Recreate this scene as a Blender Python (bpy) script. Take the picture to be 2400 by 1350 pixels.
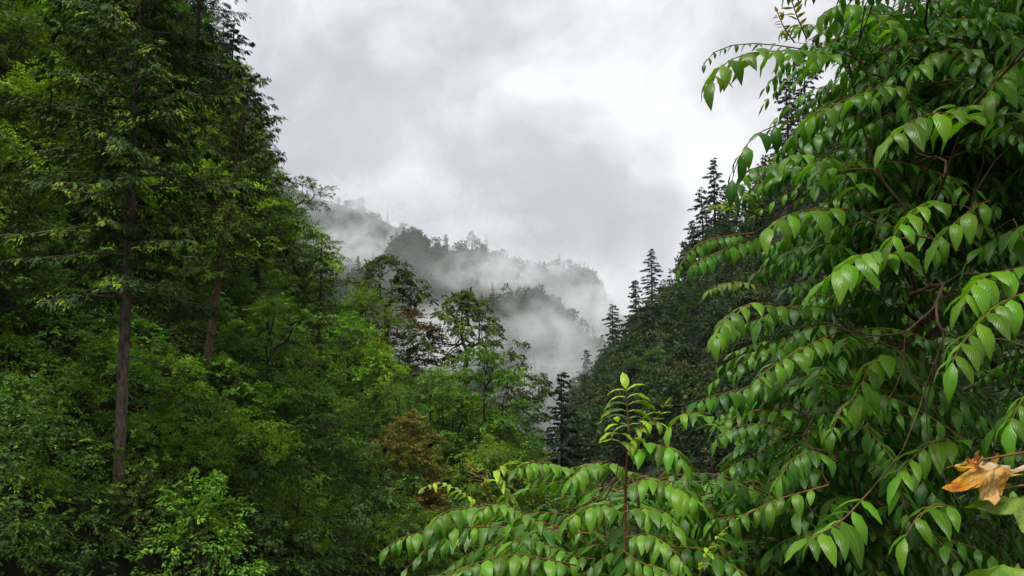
import bpy, math, random
import numpy as np
from mathutils import Vector, Matrix
from mathutils.bvhtree import BVHTree

# ------------------------------------------------------------------ camera
scene = bpy.context.scene
for o in list(bpy.data.objects):
    bpy.data.objects.remove(o)
COL = scene.collection
CAM = Vector((0.0, 0.0, 1.65))
PITCH = math.radians(7.0)
FPX = 2078.0                      # focal length in photograph pixels (2400 wide)
cam_d = bpy.data.cameras.new('camera')
cam_d.sensor_width = 36.0
cam_d.lens = 36.0 * FPX / 2400.0
cam_d.clip_start = 0.05
cam_d.clip_end = 6000.0
cam = bpy.data.objects.new('camera', cam_d)
cam.location = CAM
cam.rotation_euler = (math.radians(90) + PITCH, 0, 0)
COL.objects.link(cam)
scene.camera = cam

# ------------------------------------------------------------------ light
SUN_EL, SUN_AZ = math.radians(66), math.radians(-138)     # azimuth from +Y towards +X: high, behind the camera on the left
world = bpy.data.worlds.new('World')
scene.world = world
world.use_nodes = True
SKY_GAIN = 0.295
SKY_OFF = (2.22, -2.71, 4.45)

def build_world():
    nt = world.node_tree
    nt.nodes.clear()
    N, L = nt.nodes.new, nt.links.new
    out = N('ShaderNodeOutputWorld')
    bg = N('ShaderNodeBackground')
    sky = N('ShaderNodeTexSky')
    sky.sky_type = 'NISHITA'
    sky.sun_disc = False
    sky.sun_elevation = SUN_EL
    sky.sun_rotation = SUN_AZ
    tc = N('ShaderNodeTexCoord')
    # domain warp for cloud shapes
    n0 = N('ShaderNodeTexNoise'); n0.inputs['Scale'].default_value = 4.0; n0.inputs['Detail'].default_value = 3
    L(tc.outputs['Generated'], n0.inputs['Vector'])
    mad = N('ShaderNodeVectorMath'); mad.operation = 'MULTIPLY_ADD'
    L(n0.outputs['Color'], mad.inputs[0]); mad.inputs[1].default_value = (0.22, 0.22, 0.22)
    L(tc.outputs['Generated'], mad.inputs[2])
    mp = N('ShaderNodeMapping'); mp.inputs['Location'].default_value = SKY_OFF; mp.inputs['Rotation'].default_value = (0.04, 0, .07)
    L(mad.outputs[0], mp.inputs['Vector'])
    n1 = N('ShaderNodeTexNoise'); n1.inputs['Scale'].default_value = 7.0; n1.inputs['Detail'].default_value = 7
    n1.inputs['Roughness'].default_value = 0.55
    L(mp.outputs[0], n1.inputs['Vector'])
    n2 = N('ShaderNodeTexNoise'); n2.inputs['Scale'].default_value = 2.4; n2.inputs['Detail'].default_value = 1
    L(mp.outputs[0], n2.inputs['Vector'])
    add = N('ShaderNodeMath'); add.operation = 'MULTIPLY_ADD'
    L(n2.outputs['Fac'], add.inputs[0]); add.inputs[1].default_value = 0.5
    sc = N('ShaderNodeMath'); sc.operation = 'MULTIPLY'; sc.inputs[1].default_value = 0.5
    L(n1.outputs['Fac'], sc.inputs[0]); L(sc.outputs[0], add.inputs[2])
    cr = N('ShaderNodeValToRGB')
    e = cr.color_ramp.elements
    e[0].position = 0.36; e[0].color = (0.44, 0.45, 0.47, 1)
    e[1].position = 0.60; e[1].color = (0.92, 0.93, 0.94, 1)
    m = cr.color_ramp.elements.new(0.48); m.color = (0.61, 0.618, 0.665, 1)
    # a grey cloud bank over the head of the valley and a brighter break above it
    cur = add.outputs[0]
    for (dx, dy, dz), r1, r0, amt in (((0.10, 0.965, 0.235), .115, .045, -.09), ((0.03, 0.97, 0.25), .10, .04, -.04), ((0.085, 0.935, 0.36), .19, .03, .10)):
        dv = N('ShaderNodeVectorMath'); dv.operation = 'DISTANCE'
        L(mad.outputs[0], dv.inputs[0]); dv.inputs[1].default_value = (dx + .11, dy + .11, dz + .11)
        db = N('ShaderNodeMapRange'); db.interpolation_type = 'SMOOTHSTEP'
        db.inputs['From Min'].default_value = r1; db.inputs['From Max'].default_value = r0
        db.inputs['To Min'].default_value = 0.0; db.inputs['To Max'].default_value = amt
        L(dv.outputs['Value'], db.inputs['Value'])
        sb = N('ShaderNodeMath'); sb.operation = 'ADD'
        L(cur, sb.inputs[0]); L(db.outputs[0], sb.inputs[1]); cur = sb.outputs[0]
    L(cur, cr.inputs['Fac'])
    skm = N('ShaderNodeVectorMath'); skm.operation = 'SCALE'; skm.inputs['Scale'].default_value = 0.08
    L(sky.outputs[0], skm.inputs[0])
    mix = N('ShaderNodeMix'); mix.data_type = 'RGBA'; mix.inputs['Factor'].default_value = 0.95
    L(skm.outputs[0], mix.inputs['A']); L(cr.outputs[0], mix.inputs['B'])
    L(mix.outputs['Result'], bg.inputs['Color'])
    bg.inputs['Strength'].default_value = SKY_GAIN
    L(bg.outputs[0], out.inputs['Surface'])
build_world()

sun_d = bpy.data.lights.new('sun', 'SUN')
sun_d.energy = 1.5
sun_d.angle = math.radians(22)
sun_d.color = (1.0, 0.97, 0.92)
sun = bpy.data.objects.new('sun', sun_d)
to_sun = Vector((math.sin(SUN_AZ) * math.cos(SUN_EL), math.cos(SUN_AZ) * math.cos(SUN_EL), math.sin(SUN_EL)))
sun.rotation_euler = (-to_sun).to_track_quat('-Z', 'Y').to_euler()
sun.location = (0, 0, 300)
COL.objects.link(sun)

vs = scene.view_settings
vs.view_transform = 'Standard'; vs.look = 'None'; vs.exposure = 1.95; vs.gamma = 1.0
vs.use_curve_mapping = False
scene.render.engine = 'CYCLES'
cy = scene.cycles
cy.max_bounces = 6; cy.diffuse_bounces = 3; cy.glossy_bounces = 2; cy.transmission_bounces = 3
cy.volume_bounces = 3; cy.transparent_max_bounces = 4
cy.use_adaptive_sampling = True; cy.adaptive_threshold = 0.015
cy.caustics_reflective = False; cy.caustics_refractive = False
cy.use_denoising = True
try:
    cy.denoiser = 'OPENIMAGEDENOISE'; cy.denoising_input_passes = 'RGB_ALBEDO_NORMAL'
except Exception:
    pass
cy.volume_max_steps = 128

# ------------------------------------------------------------------ helpers
def ray(u, v):
    x = (u - 1200.0) / FPX; y = -(v - 675.0) / FPX
    c, s = math.cos(PITCH), math.sin(PITCH)
    return Vector((x, c - s * y, s + c * y))

def PX(u, v, Y):                       # point at world depth Y behind pixel (u, v)
    r = ray(u, v)
    return CAM + r * (Y / r.y)

def to_px(p):
    d = Vector(p) - CAM
    c, s = math.cos(PITCH), math.sin(PITCH)
    f = d.y * c + d.z * s; up = -d.y * s + d.z * c
    return 1200 + FPX * d.x / f, 675 - FPX * up / f

def nrm(a):
    return a / np.maximum(np.linalg.norm(a, axis=-1, keepdims=True), 1e-9)

class Buf:
    """collects quads; every vertex carries (random, newness, along) in a colour attribute"""
    def __init__(s):
        s.v, s.q, s.c, s.n = [], [], [], 0
    def add(s, v, q, c=None):
        v = np.asarray(v, np.float32).reshape(-1, 3); q = np.asarray(q, np.int32).reshape(-1, 4)
        if c is None:
            c = np.full((len(v), 3), 0.5, np.float32)
        s.v.append(v); s.q.append(q + s.n); s.c.append(np.asarray(c, np.float32)); s.n += len(v)
    def tube(s, pts, rad, sides=6, c=None):
        pts = np.asarray(pts, float); rad = np.asarray(rad, float); n = len(pts)
        t = np.gradient(pts, axis=0); t = nrm(t)
        ref = np.array([0.0, 0, 1]) if abs(t[0][2]) < 0.8 else np.array([1.0, 0, 0])
        a = nrm(np.cross(t, ref)); b = np.cross(t, a)
        ang = np.arange(sides) * 2 * np.pi / sides
        ring = a[:, None, :] * np.cos(ang)[None, :, None] + b[:, None, :] * np.sin(ang)[None, :, None]
        v = pts[:, None, :] + ring * rad[:, None, None]
        i = np.arange(n - 1)[:, None] * sides; j = np.arange(sides)[None, :]; k = (j + 1) % sides
        q = np.stack([i + j, i + k, i + sides + k, i + sides + j], -1)
        s.add(v, q, c)
    def leaves(s, P, D, Nn, Ln, Wd, rnd, new, wide=0.42):
        """rhombic leaves folded a little along the midrib"""
        D = nrm(D); S = nrm(np.cross(D, Nn)); U = np.cross(S, D)
        Ln = np.asarray(Ln)[:, None]; Wd = np.asarray(Wd)[:, None]
        m = P + D * Ln * wide
        v = np.stack([P, m + S * Wd * .5 + U * Wd * .12, P + D * Ln - U * Ln * .08, m - S * Wd * .5 + U * Wd * .12], 1)
        n = len(P)
        q = np.arange(n * 4).reshape(n, 4)
        c = np.repeat(np.stack([rnd, new, np.zeros(n)], -1), 4, 0)
        s.add(v.reshape(-1, 3), q, c)
    def arrays(s):
        return np.concatenate(s.v), np.concatenate(s.q), np.concatenate(s.c)
    def mesh(s, name, mat, smooth=False):
        return mesh_from(name, *s.arrays(), mat, smooth)

def mesh_from(name, v, q, c, mat, smooth=False):
    me = bpy.data.meshes.new(name)
    me.vertices.add(len(v)); me.vertices.foreach_set('co', np.ascontiguousarray(v, np.float32).ravel())
    me.loops.add(q.size); me.loops.foreach_set('vertex_index', np.ascontiguousarray(q, np.int32).ravel())
    me.polygons.add(len(q))
    me.polygons.foreach_set('loop_start', np.arange(0, q.size, 4, dtype=np.int32))
    if smooth:
        me.polygons.foreach_set('use_smooth', np.ones(len(q), bool))
    at = me.color_attributes.new('Col', 'FLOAT_COLOR', 'POINT')
    cc = np.ones((len(v), 4), np.float32); cc[:, :3] = c
    at.data.foreach_set('color', cc.ravel())
    me.update(calc_edges=True)
    if mat:
        me.materials.append(mat)
    return me

def link(name, data, parent=None):
    o = bpy.data.objects.new(name, data)
    COL.objects.link(o)
    if parent is not None:
        o.parent = parent
    return o

def tag(o, label=None, cat=None, group=None, kind=None):
    if label: o['label'] = label
    if cat: o['category'] = cat
    if group: o['group'] = group
    if kind: o['kind'] = kind
    return o

# ------------------------------------------------------------------ materials
def leaf_mat(name, dark, light, new, rough=0.55, trans=0.3, spec=0.16, objvar=0.3, bump=None):
    m = bpy.data.materials.new(name); m.use_nodes = True
    nt = m.node_tree; nt.nodes.clear(); N, L = nt.nodes.new, nt.links.new
    out = N('ShaderNodeOutputMaterial')
    at = N('ShaderNodeAttribute'); at.attribute_name = 'Col'
    sep = N('ShaderNodeSeparateColor'); L(at.outputs['Color'], sep.inputs[0])
    mx = N('ShaderNodeMix'); mx.data_type = 'RGBA'
    mx.inputs['A'].default_value = (*dark, 1); mx.inputs['B'].default_value = (*light, 1)
    L(sep.outputs[0], mx.inputs['Factor'])
    m2 = N('ShaderNodeMix'); m2.data_type = 'RGBA'; m2.inputs['B'].default_value = (*new, 1)
    L(mx.outputs['Result'], m2.inputs['A']); L(sep.outputs[1], m2.inputs['Factor'])
    oi = N('ShaderNodeObjectInfo')
    mr = N('ShaderNodeMapRange'); mr.inputs['To Min'].default_value = 1 - objvar; mr.inputs['To Max'].default_value = 1 + objvar
    L(oi.outputs['Random'], mr.inputs['Value'])
    w = N('ShaderNodeMath'); w.operation = 'FRACT'
    w2 = N('ShaderNodeMath'); w2.operation = 'MULTIPLY'; w2.inputs[1].default_value = 17.31
    L(oi.outputs['Random'], w2.inputs[0]); L(w2.outputs[0], w.inputs[0])
    mh = N('ShaderNodeMapRange'); mh.inputs['To Min'].default_value = 0.5 - 0.018; mh.inputs['To Max'].default_value = 0.5 + 0.008
    L(w.outputs[0], mh.inputs['Value'])
    hs = N('ShaderNodeHueSaturation')
    L(m2.outputs['Result'], hs.inputs['Color']); L(mr.outputs[0], hs.inputs['Value']); L(mh.outputs[0], hs.inputs['Hue'])
    col = hs.outputs[0]
    pb = N('ShaderNodeBsdfPrincipled')
    pb.inputs['Roughness'].default_value = rough
    pb.inputs['Specular IOR Level'].default_value = spec
    L(col, pb.inputs['Base Color'])
    tr = N('ShaderNodeBsdfTranslucent')
    tm = N('ShaderNodeMix'); tm.data_type = 'RGBA'; tm.blend_type = 'MULTIPLY'; tm.inputs['Factor'].default_value = 1
    L(col, tm.inputs['A']); tm.inputs['B'].default_value = (1.3, 1.5, 0.5, 1)
    L(tm.outputs['Result'], tr.inputs['Color'])
    ms = N('ShaderNodeMixShader'); ms.inputs[0].default_value = trans
    L(pb.outputs[0], ms.inputs[1]); L(tr.outputs[0], ms.inputs[2])
    L(ms.outputs[0], out.inputs['Surface'])
    return m

def bark_mat(name, a, b, scale=6.0):
    m = bpy.data.materials.new(name); m.use_nodes = True
    nt = m.node_tree; N, L = nt.nodes.new, nt.links.new
    pb = nt.nodes['Principled BSDF']; pb.inputs['Roughness'].default_value = 0.9; pb.inputs['Specular IOR Level'].default_value = .12
    tc = N('ShaderNodeTexCoord'); mp = N('ShaderNodeMapping'); mp.inputs['Scale'].default_value = (1, 1, 0.4)
    L(tc.outputs['Object'], mp.inputs['Vector'])
    n = N('ShaderNodeTexNoise'); n.inputs['Scale'].default_value = scale; n.inputs['Detail'].default_value = 9; n.inputs['Roughness'].default_value = .68
    L(mp.outputs[0], n.inputs['Vector'])
    cr = N('ShaderNodeValToRGB'); cr.color_ramp.elements[0].position = .35; cr.color_ramp.elements[1].position = .65
    cr.color_ramp.elements[0].color = (*a, 1); cr.color_ramp.elements[1].color = (*b, 1)
    L(n.outputs['Fac'], cr.inputs['Fac']); L(cr.outputs[0], pb.inputs['Base Color'])
    bp = N('ShaderNodeBump'); bp.inputs['Strength'].default_value = .5; bp.inputs['Distance'].default_value = .03
    L(n.outputs['Fac'], bp.inputs['Height']); L(bp.outputs[0], pb.inputs['Normal'])
    return m

def soil_mat(name, a, b, scale=0.6):
    m = bark_mat(name, a, b, scale)
    return m

M = {}
M['maple']    = leaf_mat('maple_leaves',    (.026, .080, .009), (.108, .245, .018), (.20, .37, .03))
M['green']    = leaf_mat('green_leaves',    (.017, .054, .009), (.066, .155, .024), (.15, .29, .03))
M['blue']     = leaf_mat('bluish_leaves',   (.022, .062, .014), (.066, .155, .032), (.12, .26, .04))
M['yellow']   = leaf_mat('yellow_green_leaves', (.055, .120, .008), (.170, .310, .014), (.26, .42, .03))
M['olive']    = leaf_mat('olive_leaves',    (.022, .044, .008), (.064, .105, .016), (.14, .21, .02))
M['conifer']  = leaf_mat('dark_needles',    (.014, .034, .011), (.040, .080, .022), (.190, .310, .015), trans=.12, rough=.8, spec=.05)
M['hemlock']  = leaf_mat('olive_needles',   (.020, .048, .011), (.060, .122, .022), (.200, .330, .015), trans=.15, rough=.8, spec=.05)
M['fir']      = leaf_mat('fir_needles',     (.010, .022, .014), (.022, .042, .022), (.030, .060, .025), trans=.1, rough=.8, spec=.05)
M['rust']     = leaf_mat('rusty_leaves',    (.055, .034, .012), (.150, .086, .026), (.18, .11, .03), objvar=.1)
M['gold']     = leaf_mat('golden_leaves',   (.060, .052, .010), (.165, .135, .025), (.20, .18, .03), objvar=.1)
M['bamboo']   = leaf_mat('bamboo_leaves',   (.042, .092, .008), (.115, .215, .016), (.17, .28, .03))
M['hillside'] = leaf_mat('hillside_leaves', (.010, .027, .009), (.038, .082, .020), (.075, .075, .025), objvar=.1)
M['far']      = leaf_mat('far_foliage',     (.012, .028, .014), (.034, .070, .030), (.06, .09, .04), objvar=.1)
M['bark']     = bark_mat('grey_brown_bark', (.030, .022, .015), (.170, .132, .098))
M['redbark']  = bark_mat('red_brown_bark',  (.060, .034, .022), (.150, .092, .062))
M['darkbark'] = bark_mat('dark_bark',       (.012, .010, .008), (.036, .030, .024))
M['deadwood'] = bark_mat('pale_dead_wood',  (.12, .11, .10), (.26, .25, .23))
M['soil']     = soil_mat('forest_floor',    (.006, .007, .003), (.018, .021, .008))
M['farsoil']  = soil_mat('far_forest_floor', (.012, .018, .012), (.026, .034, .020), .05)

# ------------------------------------------------------------------ plant skeletons
def skeleton(buf, start, direction, targets, rng, r_tip=0.012, r_k=0.5, bend=0.15, sides=5, pull=0.45, r_max=None):
    """branches from `start` to every target, splitting the targets in two again and again"""
    ends = []
    def rad(n):
        r = r_tip * n ** r_k
        return r
    def rec(p, d, idx):
        T = targets[idx]; n = len(idx)
        if n == 1:
            q = T[0]; L = np.linalg.norm(q - p)
            mid = p + d * L * 0.4
            ts = np.linspace(0, 1, 5)[:, None]
            pts = (1 - ts) ** 2 * p + 2 * ts * (1 - ts) * mid + ts ** 2 * q
            pts[1:-1] += rng.normal(0, 0.03 * L, (3, 3))
            buf.tube(pts, np.linspace(rad(1) * 1.2, rad(1) * 0.5, 5), 4)
            ends.append((idx[0], nrm(pts[-1] - pts[-2])))
            return
        c = T.mean(0)
        dd = nrm(nrm(c - p) * 0.75 + d * 0.45 + rng.normal(0, bend, 3))
        L = np.linalg.norm(c - p) * pull * rng.uniform(0.75, 1.15)
        if n <= 3:
            L *= 0.8
        q = p + dd * L
        ts = np.linspace(0, 1, 4)[:, None]
        mid = p + d * L * 0.5
        pts = (1 - ts) ** 2 * p + 2 * ts * (1 - ts) * mid + ts ** 2 * q
        pts[1:-1] += rng.normal(0, 0.035 * L, (2, 3))
        buf.tube(pts, np.linspace(rad(n) * 1.08, rad(n) * 0.92, 4), sides)
        nd = nrm(pts[-1] - pts[-2])
        # split across the widest direction
        X = T - q; X = X - (X @ nd)[:, None] * nd
        u, s, vt = np.linalg.svd(X - X.mean(0), full_matrices=False)
        pr = (X - X.mean(0)) @ vt[0]
        cut = np.median(pr) if rng.random() < .5 else np.quantile(pr, rng.uniform(.3, .7))
        A = idx[pr <= cut]; B = idx[pr > cut]
        if len(A) == 0 or len(B) == 0:
            k = n // 2; A, B = idx[:k], idx[k:]
        rec(q, nd, A); rec(q, nd, B)
    rec(np.asarray(start, float), nrm(np.asarray(direction, float)), np.arange(len(targets)))
    return ends

def sprays(buf, base, out, length, n, rng, leafL, leafW, droop=0.25, rnd_shift=None, new=0.0, tilt=0.35, fan=0.9):
    """flat leafy twigs: base (K,3), out (K,3), length (K)"""
    K = len(base)
    out = nrm(out)
    up = np.array([0, 0, 1.0])
    pn = nrm(up + rng.normal(0, tilt, (K, 3)) + out * 0.25)
    side = nrm(np.cross(out, pn)); pn = np.cross(side, out)
    t = rng.uniform(0.08, 1, (K, n)); sg = np.where(rng.random((K, n)) < .5, -1.0, 1.0)
    pos = base[:, None] + out[:, None] * (length[:, None] * t)[..., None]
    pos[..., 2] -= droop * length[:, None] * t ** 2
    wid = (1 - 0.7 * t) * length[:, None] * 0.28 * rng.random((K, n))
    pos += side[:, None] * (sg * wid)[..., None] + pn[:, None] * (rng.normal(0, .05, (K, n)) * length[:, None])[..., None]
    D = out[:, None] * (1 - 0.3 * (1 - t))[..., None] + side[:, None] * (sg * fan * (1.1 - t))[..., None] + rng.normal(0, .22, (K, n, 3))
    D[..., 2] -= droop * (0.5 + t) + 0.1
    Nn = pn[:, None] + rng.normal(0, .28, (K, n, 3))
    r0 = rng.random((K, 1)) * .6 if rnd_shift is None else rnd_shift[:, None]
    rnd = np.clip(r0 + rng.random((K, n)) * .4, 0, 1)
    nw = np.clip(np.broadcast_to(np.asarray(new).reshape(-1, 1) if np.ndim(new) else new, (K, n)) * (t > .25), 0, 1)
    Ls = leafL * rng.uniform(.7, 1.25, (K, n)); Ws = leafW * rng.uniform(.75, 1.2, (K, n))
    f = lambda a: a.reshape(-1, *a.shape[2:])
    buf.leaves(f(pos), f(D), f(Nn), f(Ls), f(Ws), f(rnd), f(nw))

def crown_targets(rng, n, h0, h1, R, shape=1.0, inner=0.35):
    """points in a crown envelope, mostly near its surface"""
    out = []
    while len(out) < n:
        z = rng.random()
        rr = R * (math.sin(math.pi * min(1, (0.12 + 0.88 * z) ** shape)) ** 0.6)
        k = max(inner, rng.random() ** 0.4)
        a = rng.uniform(0, 2 * math.pi)
        out.append((rr * k * math.cos(a), rr * k * math.sin(a), h0 + (h1 - h0) * z))
    return np.array(out)

LIB = {}          # name -> (trunk mesh, crown mesh)

def lib_broadleaf(name, seed, h=10, h0=3.0, R=3.6, tips=80, K=7, n=14, leafL=.2, leafW=.1, spray=.8, droop=.3,
                  r_tip=.016, bend=.15, newp=.15, inner=.35, clump=.45, shape=.85, mat='maple', bark='darkbark', lean=(0, 0)):
    rng = np.random.default_rng(seed)
    T = crown_targets(rng, tips, h0, h, R, shape, inner)
    T[:, 0] += lean[0] * T[:, 2] / h; T[:, 1] += lean[1] * T[:, 2] / h
    tb, cb = Buf(), Buf()
    hs = h0 * rng.uniform(.55, .8)
    zz = np.linspace(0, 1, 5)
    trunk = np.stack([lean[0] * .3 * zz + rng.normal(0, .04, 5), lean[1] * .3 * zz + rng.normal(0, .04, 5), -0.6 + (hs + .6) * zz], -1)
    r0 = r_tip * tips ** .5
    tb.tube(trunk, np.linspace(r0 * 1.35, r0, 5), 8)
    skeleton(tb, trunk[-1], trunk[-1] - trunk[-2], T, rng, r_tip, .5, bend, 6)
    cen = np.array([lean[0] * .5, lean[1] * .5, (h0 + h) / 2 - (h - h0) * .2])
    base = np.repeat(T, K, 0)
    outd = nrm(base - cen) * .8 + rng.normal(0, .65, base.shape)
    outd[:, 2] *= .35; outd[:, 2] += .02
    outd = nrm(outd)
    base = base + outd * clump * .3 + rng.normal(0, clump * .5, base.shape) * np.array([1, 1, .45])
    ln = spray * rng.uniform(.6, 1.2, len(base))
    shift = np.clip(np.repeat(rng.random(len(T)) * .45, K) + rng.random(len(base)) * .25, 0, .7)
    new = np.where(rng.random(len(base)) < newp, rng.uniform(.3, .9, len(base)), 0)
    sprays(cb, base, outd, ln, n, rng, leafL, leafW, droop, shift, new)
    LIB[name] = (tb.mesh(name + '_trunk', M[bark], True), cb.mesh(name + '_crown', M[mat]))

def lib_conifer(name, seed, h=16, bare=.25, R=2.6, nb=70, tw=14, nl=6, leafL=.2, leafW=.06, sag=.25, rise=.1, newp=.3,
                r0=.2, prof=.8, gap=.15, mat='conifer', bark='bark', flat=True, dead=10, lean=0.0, tip_r=.35, crook=.0):
    rng = np.random.default_rng(seed)
    tb, cb = Buf(), Buf()
    ns = 14
    zz = np.linspace(0, 1, ns)
    wob = np.cumsum(rng.normal(0, crook, (ns, 2)), 0)
    tr = np.stack([lean * h * zz + wob[:, 0], wob[:, 1], -.8 + (h + .8) * zz], -1)
    tb.tube(tr, r0 * (1 - zz) ** .8 + .02, 8)
    def on_trunk(f):
        z = np.clip(f, 0, 1)
        return np.array([np.interp(z, zz, tr[:, i]) for i in range(3)])
    az = rng.uniform(0, 6.28)
    B0, B1, TL = [], [], []
    for i in range(nb):
        f = bare + (1 - bare) * ((i + rng.random()) / nb)
        g = (f - bare) / (1 - bare)
        L = R * (1 - g) ** prof * rng.uniform(.55, 1.12) * (0.75 + 0.25 * min(1, g * 6)) + tip_r * rng.uniform(.6, 1)
        if rng.random() < gap: L *= rng.uniform(.25, .6)
        az += 2.4 + rng.normal(0, .45)
        d = np.array([math.cos(az), math.sin(az), 0])
        p = on_trunk(f)
        k = 6; t = np.linspace(0, 1, k)
        ri = rise * (1 + 1.5 * g) + rng.normal(0, .06)
        sg = sag * (1 - .5 * g)
        zc = L * (ri * t - sg * t ** 2 + .12 * t ** 5)
        pts = p + d * (L * t)[:, None]; pts[:, 2] += zc
        sd0 = np.array([-d[1], d[0], 0])
        pts += sd0 * (rng.normal(0, .08) * L * t ** 2)[:, None]
        tb.tube(pts, np.linspace(.012 + .011 * L, .006, k), 4)
        nt = max(3, int(tw * (L / R) ** .7))
        ts = rng.uniform(.12, 1, nt); ts[0] = .97
        sgn = np.where(np.arange(nt) % 2 == 0, 1, -1)
        bp = np.stack([np.interp(ts, t, pts[:, j]) for j in range(3)], -1)
        fan = np.where(ts > .93, .1, .85)
        od = d * (0.75) + sd0 * (sgn * fan)[:, None] + rng.normal(0, .12, (nt, 3))
        od[:, 2] -= .18 + sag * .5 * ts
        tl = (0.16 + .34 * L * (1 - ts * .75)) * rng.uniform(.6, 1.1, nt)
        B0.append(bp); B1.append(nrm(od)); TL.append(tl)
    base = np.concatenate(B0); od = np.concatenate(B1); tl = np.concatenate(TL)
    K = len(base)
    new = np.where(rng.random(K) < newp * 1.2, rng.uniform(.15, .6, K), 0)
    sprays(cb, base, od, tl, nl, rng, leafL, leafW, .25, None, new, tilt=.22, fan=.7)
    for i in range(dead):
        f = rng.uniform(bare * .35, bare * 1.1); p = on_trunk(f); a = rng.uniform(0, 6.28)
        L = rng.uniform(.3, 1) * R * .5; t = np.linspace(0, 1, 4)
        pts = p + np.array([math.cos(a), math.sin(a), 0]) * (L * t)[:, None]; pts[:, 2] += L * (-.1 * t - .2 * t ** 2)
        tb.tube(pts, np.linspace(.03, .008, 4), 4)
    LIB[name] = (tb.mesh(name + '_trunk', M[bark], True), cb.mesh(name + '_crown', M[mat]))

def build_library():
    lib_broadleaf('maple_a', 11, 10.5, 2.6, 3.9, 110, 8, 14, .20, .11, .85)
    lib_broadleaf('maple_b', 12, 9.0, 2.0, 3.3, 90, 8, 14, .19, .10, .8, mat='green')
    lib_broadleaf('maple_c', 13, 12.0, 3.5, 3.4, 110, 8, 13, .19, .10, .8, mat='green', shape=.7)
    lib_broadleaf('layered_a', 14, 8.5, 2.5, 3.8, 70, 9, 16, .20, .10, 1.1, droop=.22, clump=.7, mat='yellow')
    lib_broadleaf('round_a', 15, 7.0, 1.0, 3.0, 100, 8, 13, .15, .08, .6, clump=.35, mat='yellow', shape=1.0)
    lib_broadleaf('sparse_a', 21, 9.0, 3.4, 3.9, 80, 9, 12, .24, .12, .55, droop=.5, clump=.3, r_tip=.020, bend=.3, inner=.55, mat='olive')
    lib_broadleaf('sparse_b', 22, 8.0, 2.4, 3.6, 66, 9, 12, .23, .11, .6, droop=.5, clump=.35, r_tip=.020, bend=.35, inner=.5, mat='olive', lean=(1.6, 0))
    lib_broadleaf('gnarl', 24, 6.5, 3.2, 3.6, 44, 8, 12, .18, .085, .55, droop=.2, clump=.3, r_tip=.020, bend=.3, inner=.5, mat='olive', lean=(2.6, 0))
    lib_conifer('tall_pine', 31, 30, .24, 3.8, 240, 28, 15, .20, .075, .32, .10, .28, r0=.17, prof=.5, gap=.25, mat='conifer', bark='bark', dead=5, lean=-.022, crook=.03)
    lib_conifer('hemlock_a', 32, 17, .36, 4.2, 130, 26, 13, .20, .065, .28, .16, .35, r0=.20, prof=.6, mat='hemlock', bark='redbark', lean=.12)
    lib_conifer('hemlock_b', 33, 15, .16, 3.6, 95, 24, 13, .19, .042, .3, .12, .40, r0=.22, prof=.65, mat='hemlock', bark='darkbark')
    lib_conifer('hemlock_c', 34, 12, .10, 3.0, 90, 20, 13, .18, .040, .35, .1, .30, r0=.16, prof=.8, mat='conifer', bark='darkbark')
    lib_conifer('fir_a', 41, 17, .12, 3.6, 92, 20, 12, .38, .11, .45, .08, .3, r0=.2, prof=.8, gap=.42, mat='fir', bark='darkbark', dead=6, tip_r=.3)
    lib_conifer('fir_b', 42, 15, .18, 3.7, 64, 20, 12, .38, .11, .5, .05, .3, r0=.18, prof=.65, gap=.45, mat='fir', bark='darkbark', dead=8, crook=.04)
    lib_conifer('fir_c', 43, 14, .08, 3.0, 76, 18, 12, .38, .13, .38, .14, .3, r0=.16, prof=.85, gap=.38, mat='fir', bark='darkbark', dead=4)
    lib_broadleaf('shrub_a', 51, 2.8, .3, 1.7, 46, 7, 15, .115, .062, .5, r_tip=.008, clump=.3, mat='green', shape=1.0)
    lib_broadleaf('shrub_b', 52, 3.6, .4, 1.6, 50, 7, 14, .115, .055, .5, r_tip=.008, clump=.28, mat='maple', shape=.9)
    lib_broadleaf('shrub_c', 53, 2.4, .2, 2.0, 50, 7, 15, .12, .052, .55, r_tip=.008, clump=.3, mat='yellow', shape=1.1)
    lib_broadleaf('bamboo_a', 54, 3.4, .5, 1.9, 80, 8, 16, .15, .022, .6, droop=.7, r_tip=.006, clump=.3, mat='bamboo', shape=1.0, newp=.3)
    lib_broadleaf('fine_a', 55, 4.6, .4, 1.5, 90, 8, 14, .15, .065, .42, droop=.2, r_tip=.008, clump=.25, mat='gold', shape=.9)
build_library()

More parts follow.
